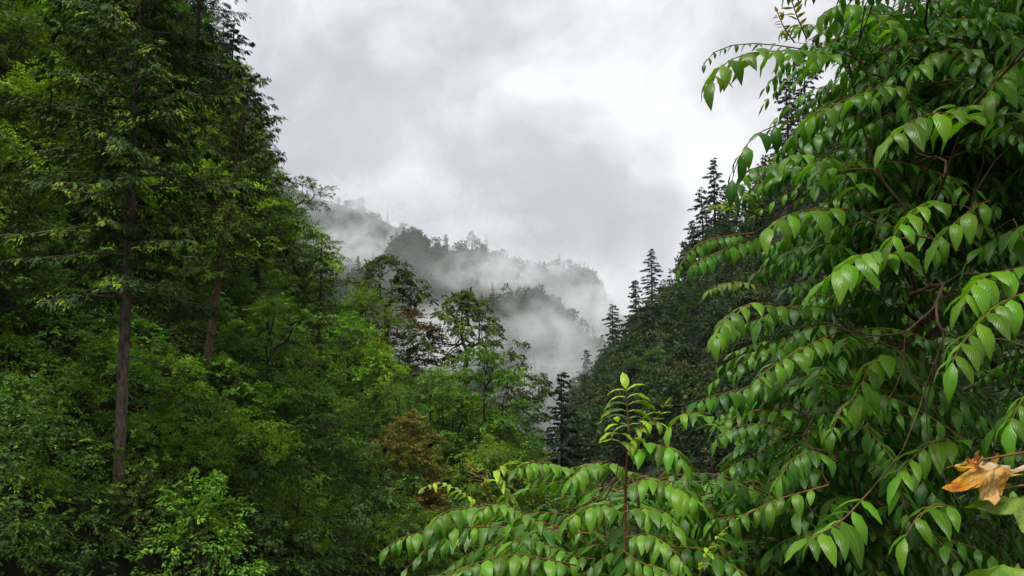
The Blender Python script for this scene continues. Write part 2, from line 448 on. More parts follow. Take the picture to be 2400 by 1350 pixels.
# ------------------------------------------------------------------ terrain
def loft(name, foot, crest, mat, nu=60, nsr=26, bump=1.2, seed=0, back=(0, 40, -30), under=14, label=None):
    """a hillside between a foot line and a crest line, both given as (u, v, depth)"""
    rng = np.random.default_rng(seed)
    def line(pts):
        P = np.array([PX(*p) for p in pts]); s = np.linspace(0, 1, len(P)); ss = np.linspace(0, 1, nu)
        return np.stack([np.interp(ss, s, P[:, i]) for i in range(3)], -1)
    F, C = line(foot), line(crest)
    rows = []
    front = F.copy(); front[:, 2] -= under; front[:, 1] -= under * .4
    rows.append(front)
    for k in range(nsr):
        s = k / (nsr - 1)
        rows.append(F * (1 - s) + C * s)
    for k in (.5, 1.0):
        rows.append(C + np.array(back) * k)
    G = np.array(rows)
    ph = rng.uniform(0, 6.28, 8); kx = rng.uniform(.5, 2.2, 8)
    X, Y, Z = G[..., 0], G[..., 1], G[..., 2]
    sc = max(np.ptp(C[:, 0]), 30) / 18
    b = sum(np.sin(X / sc * kx[i] + Z / sc * kx[7 - i] + ph[i]) for i in range(8)) / 4
    G[1:-2, :, 1] += (b * bump)[1:-2]; G[1:-2, :, 2] += (b * bump * .5)[1:-2]
    nr = len(G)
    i = np.arange(nr - 1)[:, None] * nu; j = np.arange(nu - 1)[None, :]
    q = np.stack([i + j, i + j + 1, i + nu + j + 1, i + nu + j], -1).reshape(-1, 4)
    v = G.reshape(-1, 3)
    me = mesh_from(name, v, q, np.full((len(v), 3), .5), mat, True)
    o = link(name, me); tag(o, label, name.replace('_', ' ').split()[-1], None, 'structure')
    bvh = BVHTree.FromPolygons([Vector(p) for p in v], [tuple(int(a) for a in f) for f in q])
    return o, bvh, G

def hit(bvh, u, v):
    r = ray(u, v).normalized()
    h = bvh.ray_cast(CAM, r, 5000)
    k = 0
    while h[0] is None and k < 60:        # above the crest: slide down to it
        k += 1; v += 6
        h = bvh.ray_cast(CAM, ray(u, v).normalized(), 5000)
    return h[0]

LEFT_FOOT = [(-420, 1460, 23), (0, 1450, 24), (400, 1440, 26), (700, 1420, 31), (1000, 1340, 42), (1200, 1240, 55), (1330, 1190, 68), (1480, 1440, 78)]
LEFT_CREST = [(-420, -1300, 95), (0, -700, 92), (300, -260, 90), (520, 180, 86), (620, 430, 84), (700, 620, 80), (790, 800, 78), (920, 850, 75), (1040, 970, 73), (1210, 1060, 73), (1360, 1150, 76), (1500, 1440, 84)]
left_o, LEFT, LEFTG = loft('left_mountainside', LEFT_FOOT, LEFT_CREST, M['soil'], 70, 30, .8, 1, (6, 30, -25), 10, 'dark forest floor of the steep slope rising on the left')
RIGHT_FOOT = [(1335, 1100, 150), (1450, 1120, 120), (1700, 1230, 95), (2100, 1400, 70), (2600, 1600, 50)]
RIGHT_CREST = [(1335, 1000, 195), (1420, 890, 200), (1500, 800, 200), (1570, 730, 200), (1640, 620, 200), (1720, 540, 200), (1820, 430, 200), (1950, 280, 200), (2150, 90, 200), (2600, -260, 200)]
right_o, RIGHT, RIGHTG = loft('right_mountainside', RIGHT_FOOT, RIGHT_CREST, M['farsoil'], 60, 26, 2.0, 2, (20, 60, -60), 20, 'dark steep hillside rising on the right behind the leafy tree')
H2_CREST = [(560, 740, 700), (700, 720, 700), (830, 672, 700), (890, 640, 700), (935, 585, 700), (965, 556, 700), (1000, 585, 700), (1060, 605, 700), (1110, 582, 700), (1180, 632, 700), (1250, 656, 700), (1320, 632, 700), (1375, 660, 700), (1405, 705, 700), (1450, 738, 700), (1560, 800, 700), (1750, 880, 700)]
H2_FOOT = [(500, 1000, 520), (900, 1000, 520), (1200, 1000, 520), (1500, 1000, 520), (1800, 1000, 520)]
h2_o, H2, H2G = loft('misty_hill', H2_FOOT, H2_CREST, M['farsoil'], 120, 26, 6, 3, (0, 200, -150), 40, 'wooded hill with a bumpy crest half hidden in mist')
H3_CREST = [(980, 800, 420), (1100, 740, 420), (1190, 705, 420), (1260, 705, 420), (1330, 765, 420), (1390, 815, 420), (1430, 885, 420), (1520, 960, 420)]
H3_FOOT = [(900, 1020, 330), (1100, 1020, 330), (1300, 1020, 330), (1600, 1020, 330)]
h3_o, H3, H3G = loft('lower_ridge', H3_FOOT, H3_CREST, M['farsoil'], 90, 22, 3, 4, (0, 120, -100), 30, 'lower wooded ridge running down in front of the misty hill')
H1_CREST = [(450, 420, 1000), (650, 430, 1000), (790, 475, 1000), (860, 500, 1000), (950, 545, 1000), (1080, 640, 1000), (1300, 760, 1000)]
H1_FOOT = [(450, 950, 850), (800, 950, 850), (1000, 950, 850), (1300, 950, 850)]
h1_o, H1, H1G = loft('cloudy_far_slope', H1_FOOT, H1_CREST, M['farsoil'], 90, 22, 6, 5, (0, 260, -200), 60, 'farthest wooded slope fading into cloud above the left trees')

def build_ground():
    n = 90
    a = np.sinh(np.linspace(-4.6, 4.6, n)); a = a / a.max() * 1450
    X, Y = np.meshgrid(a, a + 60)
    r = np.sqrt((X * .55) ** 2 + np.maximum(0, Y - 1) ** 2)
    t = np.clip((r - 5) / 12, 0, 1); t = t * t * (3 - 2 * t)
    Z = -15 * t
    Z += np.sin(X * .9) * np.cos(Y * 1.1) * .06
    v = np.stack([X, Y, Z], -1).reshape(-1, 3)
    i = np.arange(n - 1)[:, None] * n; j = np.arange(n - 1)[None]
    q = np.stack([i + j, i + j + 1, i + n + j + 1, i + n + j], -1).reshape(-1, 4)
    o = link('ground', mesh_from('ground', v, q, np.full((len(v), 3), .5), M['soil'], True))
    tag(o, 'valley ground under the trees', 'ground', None, 'structure')
build_ground()

# ------------------------------------------------------------------ placing trees
PLANTED = []      # (root, species, (u, v) of crown centre, height)

def plant(kind, name, loc, size=1.0, rz=None, label=None, cat='tree', group=None, mat=None, bark=None, wide=1.0, tilt=(0, 0), rng=random):
    if kind.startswith('fir'): wide *= 1.2
    tm, cm = LIB[kind]
    r = bpy.data.objects.new(name, None); r.empty_display_size = .3; COL.objects.link(r)
    r.location = loc; r.rotation_euler = (tilt[0], tilt[1], rng.uniform(0, 6.28) if rz is None else rz)
    r.scale = (size * wide, size * wide, size)
    for nm, me, mt in (('trunk', tm, bark), ('crown', cm, mat)):
        c = link(nm, me, r)
        if mt:
            c.material_slots[0].link = 'OBJECT'; c.material_slots[0].material = M[mt]
    tag(r, label, cat, group)
    return r

def height(kind):
    me = LIB[kind][1]
    return max(c[2] for c in me.get('bb', [])) if 'bb' in me else None

RNG = random.Random(7)

def L_px(kind, name, u, v, size, label, **k):
    p = hit(LEFT, u, v)
    return plant(kind, name, p - Vector((0, 0, .2)), size, label=label, rng=RNG, **k)

def build_left():
    # single, recognisable trees (base pixel)
    L_px('tall_pine', 'tall_conifer', 278, 1190, 1.0, 'tall conifer with a long bare grey trunk and dark layered branches', cat='conifer', rz=.3)
    L_px('hemlock_a', 'leaning_conifer', 474, 890, .80, 'conifer with a leaning red-brown trunk and olive layered boughs', cat='conifer', rz=-.2)
    L_px('hemlock_c', 'slim_conifer', 742, 1030, .9, 'slim dark conifer with thin drooping boughs left of the rusty shrub', cat='conifer', wide=.9)
    L_px('maple_a', 'leafy_maple', 1130, 1180, .92, 'large fresh green leafy tree below the open airy tree', cat='tree', rz=1.0)
    L_px('maple_b', 'leafy_maple', 1010, 1110, .7, 'green leafy tree between the golden shrub and the airy tree')
    L_px('maple_b', 'leafy_maple', 1240, 1170, .55, 'small leafy tree at the right foot of the left slope')
    L_px('sparse_a', 'airy_tree', 1085, 960, 1.2, 'open airy tree with visible forked branches against the white mist', rz=.6)
    L_px('sparse_b', 'airy_tree', 1190, 1010, .85, 'airy tree with drooping branches over the valley, right of the forked one', rz=0)
    L_px('sparse_a', 'airy_tree', 905, 800, 1.0, 'olive airy tree standing against the mist above the rusty shrub', rz=2.6)
    L_px('layered_a', 'bright_tree', 850, 880, .8, 'bright yellow-green tree beside the olive airy tree on the skyline')
    L_px('fine_a', 'rusty_shrub', 962, 880, 1.25, 'rusty red-brown bush among the green trees below the skyline', cat='shrub', mat='rust', wide=1.5)
    L_px('fine_a', 'golden_shrub', 955, 1240, 1.25, 'tall golden-brown bush at the foot of the left slope', cat='shrub', wide=.95)
    L_px('fine_a', 'golden_shrub', 1000, 1290, .7, 'low golden-brown bush at the foot of the tall golden one', cat='shrub', wide=1.2)
    L_px('round_a', 'round_tree', 700, 740, 1.0, 'round bright lime-green tree bulging at the slope edge', rz=1)
    L_px('layered_a', 'layered_tree', 140, 520, .8, 'flat-layered lime-green tree far left beside the tall conifer', rz=2)
    L_px('layered_a', 'layered_tree', 480, 700, .8, 'layered lime-green tree behind the leaning conifer', rz=4)
    L_px('hemlock_b', 'skyline_conifer', 450, 360, 1.2, 'dark conifer cut off by the top of the picture on the skyline', cat='conifer', mat='fir')
    L_px('fir_b', 'skyline_conifer', 535, 330, .72, 'ragged dark conifer leaning over the upper skyline', cat='conifer')
    L_px('fir_c', 'skyline_conifer', 600, 390, .5, 'small dark conifer poking from the skyline below the ragged one', cat='conifer')
    L_px('gnarl', 'gnarled_tree', 660, 560, .85, 'gnarled tree stretching a crooked bough right over the pale sky', rz=0)
    L_px('gnarl', 'gnarled_tree', 700, 660, .65, 'lower gnarled tree with a flat bough over the sky', rz=.2)
    L_px('shrub_a', 'pale_shrub', 830, 1270, 1.5, 'silvery green bush left of the golden bushes', cat='shrub', mat='blue')
    L_px('hemlock_b', 'olive_conifer', 600, 760, .75, 'olive conifer with tipped boughs under the gnarled tree', cat='conifer')
    for k, (kd, u, v, sz, mt, lb) in enumerate([
            ('round_a', 655, 690, .95, 'maple', 'dense rounded green tree left of the lime-green dome tree'),
            ('maple_b', 745, 800, .75, 'maple', 'dense green tree below the lime-green dome tree at the slope edge'),
            ('round_a', 600, 600, .95, 'yellow', 'dense lime-green tree under the upper skyline conifers'),
            ('maple_b', 560, 500, .8, 'maple', 'dense green tree on the upper slope edge under the ragged conifer'),
            ('round_a', 1060, 1120, .85, 'maple', 'dense rounded fresh green tree left of the large leafy tree'),
            ('round_a', 1170, 1150, .8, 'maple', 'dense rounded fresh green tree right of the large leafy tree'),
            ('round_a', 1225, 1160, .6, 'yellow', 'small rounded lime-green tree at the right foot of the slope'),
            ('round_a', 870, 1010, .85, 'yellow', 'rounded lime-green tree between the slim conifer and the rusty bush'),
            ('maple_b', 815, 960, .7, 'maple', 'fresh green tree just right of the slim dark conifer'),
            ('round_a', 900, 1130, .8, 'maple', 'rounded fresh green tree left of the tall golden bush'),
            ('round_a', 640, 1010, .9, 'maple', 'rounded fresh green tree left of the slim dark conifer'),
            ('layered_a', 690, 1150, .6, 'maple', 'layered bright green tree below the slim dark conifer')]):
        L_px(kd, 'dense_tree', u, v, sz, lb, mat=mt)
    # the small conifer on its own at the right foot of the slope
    p = hit(LEFT, 1318, 1150)
    if p is None: p = PX(1318, 1130, 75)
    plant('fir_c', 'small_fir', p, .68, label='small dark conifer standing alone between the two slopes', cat='conifer', rng=RNG)

    # the wood in between
    rng = np.random.default_rng(5)
    nr, nu = LEFTG.shape[:2]
    pts = []
    tries = 0
    while tries < 9000 and len(pts) < 260:
        tries += 1
        a = rng.uniform(0, nu - 1.01); s = rng.uniform(1.0, nr - 3.01)
        i, j = int(s), int(a); fs, fa = s - i, a - j
        p = (LEFTG[i, j] * (1 - fs) * (1 - fa) + LEFTG[i + 1, j] * fs * (1 - fa) + LEFTG[i, j + 1] * (1 - fs) * fa + LEFTG[i + 1, j + 1] * fs * fa)
        u, v = to_px(p)
        if u < -260 or v < -420 or v > 1560: continue
        d0 = 2.7 + 0.012 * p[1]
        if any(np.linalg.norm(p - q) < d0 for q in pts): continue
        pts.append(p)
    kinds = ['maple_a', 'maple_b', 'maple_c', 'layered_a', 'hemlock_b', 'hemlock_c', 'round_a']
    CLEAR = [(255, 640, 315, 1180, 60), (440, 640, 540, 880, 60), (1000, 630, 1230, 850, 90), (880, 600, 1000, 760, 90), (900, 745, 1030, 840, 90),
             (880, 970, 1030, 1200, 90), (705, 640, 775, 960, 80), (620, 510, 790, 650, 90), (1285, 890, 1350, 1090, 90), (100, 330, 220, 420, 90)]
    DIM = {'maple_a': (10.5, 4.4), 'maple_b': (9, 3.8), 'maple_c': (12, 3.9), 'layered_a': (8.5, 4.4), 'round_a': (7, 3.4), 'hemlock_b': (15, 3.2), 'hemlock_c': (12, 2.6),
           'shrub_a': (2.9, 2), 'shrub_b': (3.7, 1.9), 'shrub_c': (2.5, 2.3), 'bamboo_a': (3.5, 2.3)}
    for p in pts:
        u, v = to_px(p)
        low = v > 1080 and u < 900
        edge = u > 560 and v < 700
        r = rng.random()
        if low or v > 1150:
            k = rng.choice(['shrub_a', 'shrub_b', 'shrub_c', 'bamboo_a', 'bamboo_a', 'maple_b'], p=[.30, .32, .18, .04, .02, .14])
            sz = rng.uniform(.9, 1.6)
            if v > 1180 and u < 620: k = rng.choice(['shrub_c', 'shrub_b', 'shrub_b', 'shrub_c'])
            if k == 'maple_b': sz *= .4
        else:
            k = rng.choice(kinds, p=[.24, .2, .14, .1, .14, .1, .08])
            sz = rng.uniform(.45, .8)
            if k.startswith('hemlock'): sz *= .95
            if edge: sz *= .7
        h_, r_ = DIM[k]; pp = FPX / p[1]
        box = (u - r_ * sz * pp * .8, v - h_ * sz * pp, u + r_ * sz * pp * .8, v - .1 * h_ * sz * pp)
        bad = False
        for (x0, y0, x1, y1, dz) in CLEAR:
            ox = min(box[2], x1) - max(box[0], x0); oy = min(box[3], y1) - max(box[1], y0)
            if ox > 0 and oy > 0 and ox * oy > .07 * (x1 - x0) * (y1 - y0) and p[1] < dz:
                bad = True
        if bad:
            k = rng.choice(['shrub_a', 'shrub_b', 'shrub_c']); sz = rng.uniform(.55, .9)
        mt = None
        if k in ('maple_a', 'maple_b', 'maple_c', 'shrub_a', 'shrub_b'):
            mt = rng.choice(['maple', 'green', 'blue', 'green', 'olive'] if v < 1100 else ['maple', 'green', 'maple', 'green', 'olive'])
        o = plant(k, 'shrub' if k.startswith(('shrub', 'bamboo')) else ('conifer' if k.startswith('hem') else 'broadleaf_tree'), Vector(p) - Vector((0, 0, .3)), sz, mat=mt, rng=RNG)
        PLANTED.append((o, k, mt, (u, v)))
build_left()

LANDMARKS = [('the tall bare-trunked conifer', 285, 700), ('the leaning red-brown trunk', 495, 750), ('the slim dark conifer', 742, 820),
             ('the golden bush', 955, 1080), ('the rusty bush', 962, 800), ('the open airy tree', 1090, 760), ('the lime-green dome tree', 700, 580),
             ('the gnarled skyline bough', 720, 440), ('the flat-layered lime tree', 140, 390), ('the silvery bush', 830, 1180), ('the bottom left corner', 60, 1330),
             ('the top left corner', 60, 40), ('the large leafy tree', 1130, 980), ('the upper skyline conifer', 490, 120)]
LOOK = {'maple_a': 'broad leafy tree', 'maple_b': 'low leafy tree', 'maple_c': 'upright leafy tree', 'layered_a': 'layered lime-green tree', 'round_a': 'rounded lime-green tree',
        'hemlock_b': 'olive conifer', 'hemlock_c': 'dark conifer', 'shrub_a': 'leafy shrub', 'shrub_b': 'tall leafy shrub', 'shrub_c': 'spreading yellow-green shrub', 'bamboo_a': 'fine-leaved arching shrub'}
TINT = {'yellow': 'lime green ', 'olive': 'olive green ', 'maple': 'fresh green ', 'green': 'deep green ', 'blue': 'bluish green ', None: ''}
ORD = ['nearest', 'second', 'third', 'fourth', 'fifth', 'sixth', 'seventh', 'eighth', 'ninth', 'tenth', 'eleventh', 'twelfth', 'thirteenth', 'fourteenth', 'fifteenth', 'sixteenth']
def label_wood():
    buckets = {}
    for o, k, mt, (u, v) in PLANTED:
        v = v - 60
        nm, lu, lv = min(LANDMARKS, key=lambda l: (l[1] - u) ** 2 + (l[2] - v) ** 2)
        dx, dy = u - lu, v - lv
        a = math.degrees(math.atan2(-dy, dx)) % 360
        way = ['right of', 'above and right of', 'above', 'above and left of', 'left of', 'below and left of', 'below', 'below and right of'][int((a + 22.5) // 45) % 8]
        buckets.setdefault((TINT.get(mt, '') + LOOK[k], way, nm), []).append((math.hypot(dx, dy), o, k))
    for (look, way, nm), lst in buckets.items():
        lst.sort(key=lambda t: t[0])
        for i, (d, o, k) in enumerate(lst):
            o['label'] = f'{look} {way} {nm}' if len(lst) == 1 else f'{look} {way} {nm}, {ORD[min(i, 15)]} to it'
            o['category'] = 'shrub' if 'shrub' in LOOK[k] else ('conifer' if 'conifer' in LOOK[k] else 'tree')
            o['group'] = {'shrub': 'shrubs on the left slope', 'conifer': 'conifers in the left wood', 'tree': 'leafy trees of the left wood'}[o['category']]

def carpet(name, G, n, L, mat, seed, label, lift=.25, cat='undergrowth'):
    """low plants covering a hillside: countless leaves in one object"""
    rng = np.random.default_rng(seed)
    nr, nu = G.shape[:2]
    a = rng.uniform(0, nu - 1.01, n); s = rng.uniform(.6, nr - 3.01, n)
    i = s.astype(int); j = a.astype(int); fs = (s - i)[:, None]; fa = (a - j)[:, None]
    p = G[i, j] * (1 - fs) * (1 - fa) + G[i + 1, j] * fs * (1 - fa) + G[i, j + 1] * (1 - fs) * fa + G[i + 1, j + 1] * fs * fa
    b = Buf()
    o = rng.normal(0, 1, (n, 3)); o[:, 2] = np.abs(o[:, 2]) * .4; o[:, 1] -= .5
    p = p + np.array([0, -lift, lift]) * rng.random((n, 1)) * 1.5
    sprays(b, p, nrm(o), np.full(n, L * 3) * rng.uniform(.6, 1.4, n), 9 if L < .3 else 6, rng, L, L * .5, .3, None, 0.0)
    ob = link(name, b.mesh(name, M[mat])); tag(ob, label, cat, None, 'stuff')
carpet('undergrowth', LEFTG, 20000, .19, 'green', 61, 'low green undergrowth covering the floor of the left slope', .8)

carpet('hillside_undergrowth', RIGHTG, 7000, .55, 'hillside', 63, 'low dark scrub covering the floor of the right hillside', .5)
GX, GY = np.meshgrid(np.linspace(-6, 90, 30), np.linspace(26, 190, 30))
carpet('valley_undergrowth', np.stack([GX, GY, np.full_like(GX, -14.9)], -1), 6000, .45, 'green', 64, 'low green scrub on the valley floor between the slopes', .4)

def fill_bare():
    """shrubs wherever open soil of the left slope would show"""
    rng = np.random.default_rng(15)
    bpy.context.view_layer.update()
    dg = bpy.context.evaluated_depsgraph_get()
    bare = []
    for v in range(20, 1350, 26):
        for u in range(10, 1260, 26):
            r = ray(u + rng.uniform(-9, 9), v + rng.uniform(-9, 9)).normalized()
            ok, loc, nor, idx, ob, mat = scene.ray_cast(dg, CAM, r)
            if ok and ob.name in ('left_mountainside', 'ground') and loc.y < 95:
                bare.append(loc.copy())
    rng.shuffle(bare)
    put = []
    for p in bare:
        p = Vector(p)
        if ray_y(p) and all((p - q).length > 1.5 for q in put) and len(put) < 130:
            put.append(p)
            k = rng.choice(['shrub_a', 'shrub_b', 'shrub_c'], p=[.45, .4, .15]); mt = rng.choice(['maple', 'green', 'olive', 'maple']) if k != 'shrub_c' else None
            o = plant(k, 'shrub', p - Vector((0, 0, .25)), rng.uniform(.55, .95), mat=mt, rng=RNG)
            PLANTED.append((o, k, mt, to_px(p)))
def ray_y(p):
    return p.y > 18
fill_bare()
label_wood()

# ------------------------------------------------------------------ far woods
def far_templates(seed, kinds):
    """small tree shapes made of clumps of leaf faces"""
    out = []
    rng = np.random.default_rng(seed)
    for k, n, L in kinds:
        b = Buf()
        if k == 'c':
            z = rng.random(n) ** .8; a = rng.uniform(0, 6.28, n); lay = np.round(z * 11) / 11
            z = np.clip(lay + rng.normal(0, .012, n), 0, 1)
            r = (1 - z) * .17 * np.sqrt(rng.random(n)) * (1 + .3 * np.sin(a * 3 + lay * 9)) + .005
            P = np.stack([r * np.cos(a), r * np.sin(a), .12 + .88 * z], -1)
            D = np.stack([np.cos(a), np.sin(a), np.full(n, -.45)], -1) + rng.normal(0, .2, (n, 3))
            Nn = np.array([0, 0, 1.0]) + rng.normal(0, .3, (n, 3))
            b.leaves(P, D, Nn, L * (1.15 - z) * rng.uniform(.6, 1.2, n), L * .45 * rng.uniform(.6, 1.2, n), rng.random(n), np.zeros(n))
            b.tube([[0, 0, -.1], [0, 0, .5], [0, 0, 1.0]], [.014, .010, .003], 4)
        else:
            m = 14
            c = crown_targets(rng, m, .38, .95, .36, .9, .3)
            P = np.repeat(c, n // m, 0); N0 = len(P)
            q = nrm(rng.normal(0, 1, (N0, 3))); q[:, 2] = np.abs(q[:, 2]) * .8
            P = P + q * .12 * rng.uniform(.5, 1, (N0, 1))
            D = q + rng.normal(0, .6, (N0, 3)); D[:, 2] -= .3
            Nn = q * .7 + np.array([0, 0, .6]) + rng.normal(0, .3, (N0, 3))
            rnd = np.clip(np.repeat(rng.random(m) * .6, n // m) + rng.random(N0) * .4, 0, 1)
            b.leaves(P, D, Nn, L * rng.uniform(.6, 1.2, N0), L * .6 * rng.uniform(.6, 1.2, N0), rnd, np.zeros(N0))
            b.tube([[0, 0, -.1], [.01, 0, .25], [0, .01, .6]], [.03, .022, .008], 4)
        out.append(b.arrays())
    return out

def far_wood(name, G, tm, n, hmin, hmax, mat, seed, label, s0=1.0, s1=None, p_con=.4, ncon=3, a0=0.0, a1=1.0):
    rng = np.random.default_rng(seed)
    nr, nu = G.shape[:2]
    s1 = nr - 3.01 if s1 is None else s1
    vs_, qs, cs, off = [], [], [], 0
    for t in range(n):
        a = rng.uniform(a0, a1) * (nu - 1.01); s = rng.uniform(s0, s1)
        i, j = int(s), int(a); fs, fa = s - i, a - j
        p = (G[i, j] * (1 - fs) * (1 - fa) + G[i + 1, j] * fs * (1 - fa) + G[i, j + 1] * (1 - fs) * fa + G[i + 1, j + 1] * fs * fa)
        k = rng.integers(0, ncon) if rng.random() < p_con else rng.integers(ncon, len(tm))
        v, q, c = tm[k]
        h = rng.uniform(hmin, hmax) * (1.25 if k < ncon else .95)
        an = rng.uniform(0, 6.28); ca, sa = math.cos(an), math.sin(an)
        R = np.array([[ca, -sa, 0], [sa, ca, 0], [0, 0, 1]])
        vs_.append((v @ R.T) * h + p); qs.append(q + off); off += len(v)
        c2 = c.copy(); c2[:, 0] = np.clip(c2[:, 0] * .5 + rng.random() * .6 - .1, 0, 1); c2[:, 1] = rng.random() ** 6 * .8; cs.append(c2)
    o = link(name, mesh_from(name, np.concatenate(vs_), np.concatenate(qs), np.concatenate(cs), M[mat]))
    tag(o, label, 'forest', None, 'stuff')

FT = far_templates(70, [('c', 110, .11), ('c', 130, .10), ('c', 90, .12), ('b', 140, .15), ('b', 126, .16), ('b', 154, .14)])
FT2 = far_templates(71, [('c', 520, .075), ('c', 460, .08), ('c', 420, .08), ('b', 420, .095), ('b', 378, .10), ('b', 462, .09)])
far_wood('hill_forest', H2G, FT, 1700, 10, 17, 'far', 81, 'dark trees covering the misty hill', p_con=.25, a0=.1, a1=.82)
far_wood('ridge_forest', H3G, FT, 700, 7, 12, 'far', 82, 'dark trees covering the lower misty ridge', p_con=.3)
far_wood('far_slope_forest', H1G, FT, 750, 11, 18, 'far', 83, 'faint trees on the slope fading into cloud', p_con=.2, a0=.2, a1=.85)
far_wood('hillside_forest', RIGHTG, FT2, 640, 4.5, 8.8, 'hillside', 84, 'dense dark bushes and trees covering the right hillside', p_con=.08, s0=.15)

# single trees on the right hill and on the crests
def build_right():
    def R_px(kind, name, u, v, size, label, **k):
        p = hit(RIGHT, u, v)
        if p is None: p = PX(u, v, 200)
        return plant(kind, name, p - Vector((0, 0, .4)), size, label=label, rng=RNG, **k)
    c = dict(cat='conifer', group='conifers along the right hill crest')
    R_px('fir_b', 'crest_conifer', 1438, 872, 1.08, 'lowest thin dark conifer on the right hill crest', **c)
    R_px('fir_c', 'crest_conifer', 1492, 820, 1.12, 'second dark conifer up the right hill crest', **c)
    R_px('fir_a', 'crest_conifer', 1530, 775, 1.12, 'dark conifer in the middle of the right hill crest, left of the leafy tree', **c)
    R_px('fir_b', 'crest_conifer', 1556, 742, .7, 'short dark conifer just right of the middle crest conifer', **c)
    R_px('fir_c', 'crest_conifer', 1625, 640, .9, 'dark conifer at the left of the tall clump on the crest', **c)
    R_px('fir_b', 'crest_conifer', 1650, 610, 1.15, 'thin-topped dark conifer within the tall clump on the crest', **c)
    R_px('fir_a', 'crest_conifer', 1678, 590, 1.3, 'tallest dark conifer of the clump on the right crest', **c)
    R_px('fir_c', 'crest_conifer', 1705, 570, 1.0, 'dark conifer at the right of the tall clump, by the leaves', **c)
    R_px('fir_a', 'crest_conifer', 1850, 400, 1.35, 'dark conifer high on the crest seen behind the top leaves', **c)
    R_px('fir_b', 'crest_conifer', 1890, 350, 1.6, 'dark conifer rising behind the topmost leafy branch', **c)
    t = dict(cat='tree')
    R_px('maple_b', 'hillside_tree', 1545, 940, 1.0, 'pale green tree on the right hillside below the crest conifers', mat='blue', **t)
    R_px('maple_c', 'hillside_tree', 1490, 960, .75, 'green tree at the left edge of the right hillside', mat='blue', **t)
    R_px('maple_b', 'hillside_tree', 1560, 1010, .8, 'round green tree low on the right hillside above the young shoots', mat='green', **t)
    R_px('maple_a', 'hillside_tree', 1640, 1000, .6, 'small green tree right of the round one on the hillside', mat='blue', **t)
    R_px('fir_c', 'valley_conifer', 1375, 950, .9, 'pale conifer in the mist at the foot of the right hill', cat='conifer')
    def H_px(bvh, kind, name, u, v, size, label, **k):
        p = hit(bvh, u, v)
        if p is None: p = PX(u, v, 700)
        return plant(kind, name, p - Vector((0, 0, 1)), size, label=label, rng=RNG, **k)
    H_px(H2, 'fir_b', 'lone_conifer', 1045, 592, 1.35, 'lone thin conifer standing above the misty crest', cat='conifer')
    H_px(H2, 'maple_b', 'crest_tree', 965, 568, 1.5, 'rounded tree on the highest knob of the misty hill', mat='far')
    H_px(H2, 'maple_c', 'crest_tree', 1105, 575, 1.35, 'broad tree on the second knob of the misty crest', mat='far')
    H_px(H2, 'fir_a', 'misty_conifer', 838, 665, 1.5, 'grey conifer at the left foot of the misty hill', cat='conifer')
    H_px(H2, 'maple_b', 'crest_tree', 1332, 645, 1.5, 'dark rounded tree on the right shoulder of the misty hill', mat='far')
    H_px(H2, 'maple_c', 'crest_tree', 1368, 668, 1.2, 'dark tree just right of the shoulder tree in the mist', mat='far')
    H_px(H2, 'fir_b', 'misty_conifer', 1395, 690, 1.1, 'thin conifer at the right end of the misty crest', cat='conifer')
    H_px(H2, 'fir_c', 'misty_conifer', 1235, 630, 1.2, 'pale conifer in the gap of the misty crest', cat='conifer')
    H_px(H3, 'maple_c', 'ridge_tree', 1255, 730, 1.0, 'dark tree on the top of the lower ridge', mat='far')
build_right()

# ------------------------------------------------------------------ the leafy tree close by
def bank():
    foot = [(1750, 1700, 7.0), (2050, 1800, 6.2), (2500, 2000, 5.2), (3200, 2300, 4.0), (4200, 2600, 3.0)]
    crest = [(1750, 1250, 9.0), (2050, 760, 9.0), (2350, 420, 8.5), (3000, 60, 7.0), (4200, -300, 5.0)]
    o, b, G = loft('added_bank', foot, crest, M['soil'], 40, 16, .12, 9, (2, 3, .2), 1.5, 'added earth bank blocking sky light behind the leafy tree')  # bank added behind the tree to keep its interior dark
    carpet('bank_undergrowth', G, 3200, .10, 'hillside', 62, 'dark low plants on the added bank behind the leafy tree', .1)
bank()

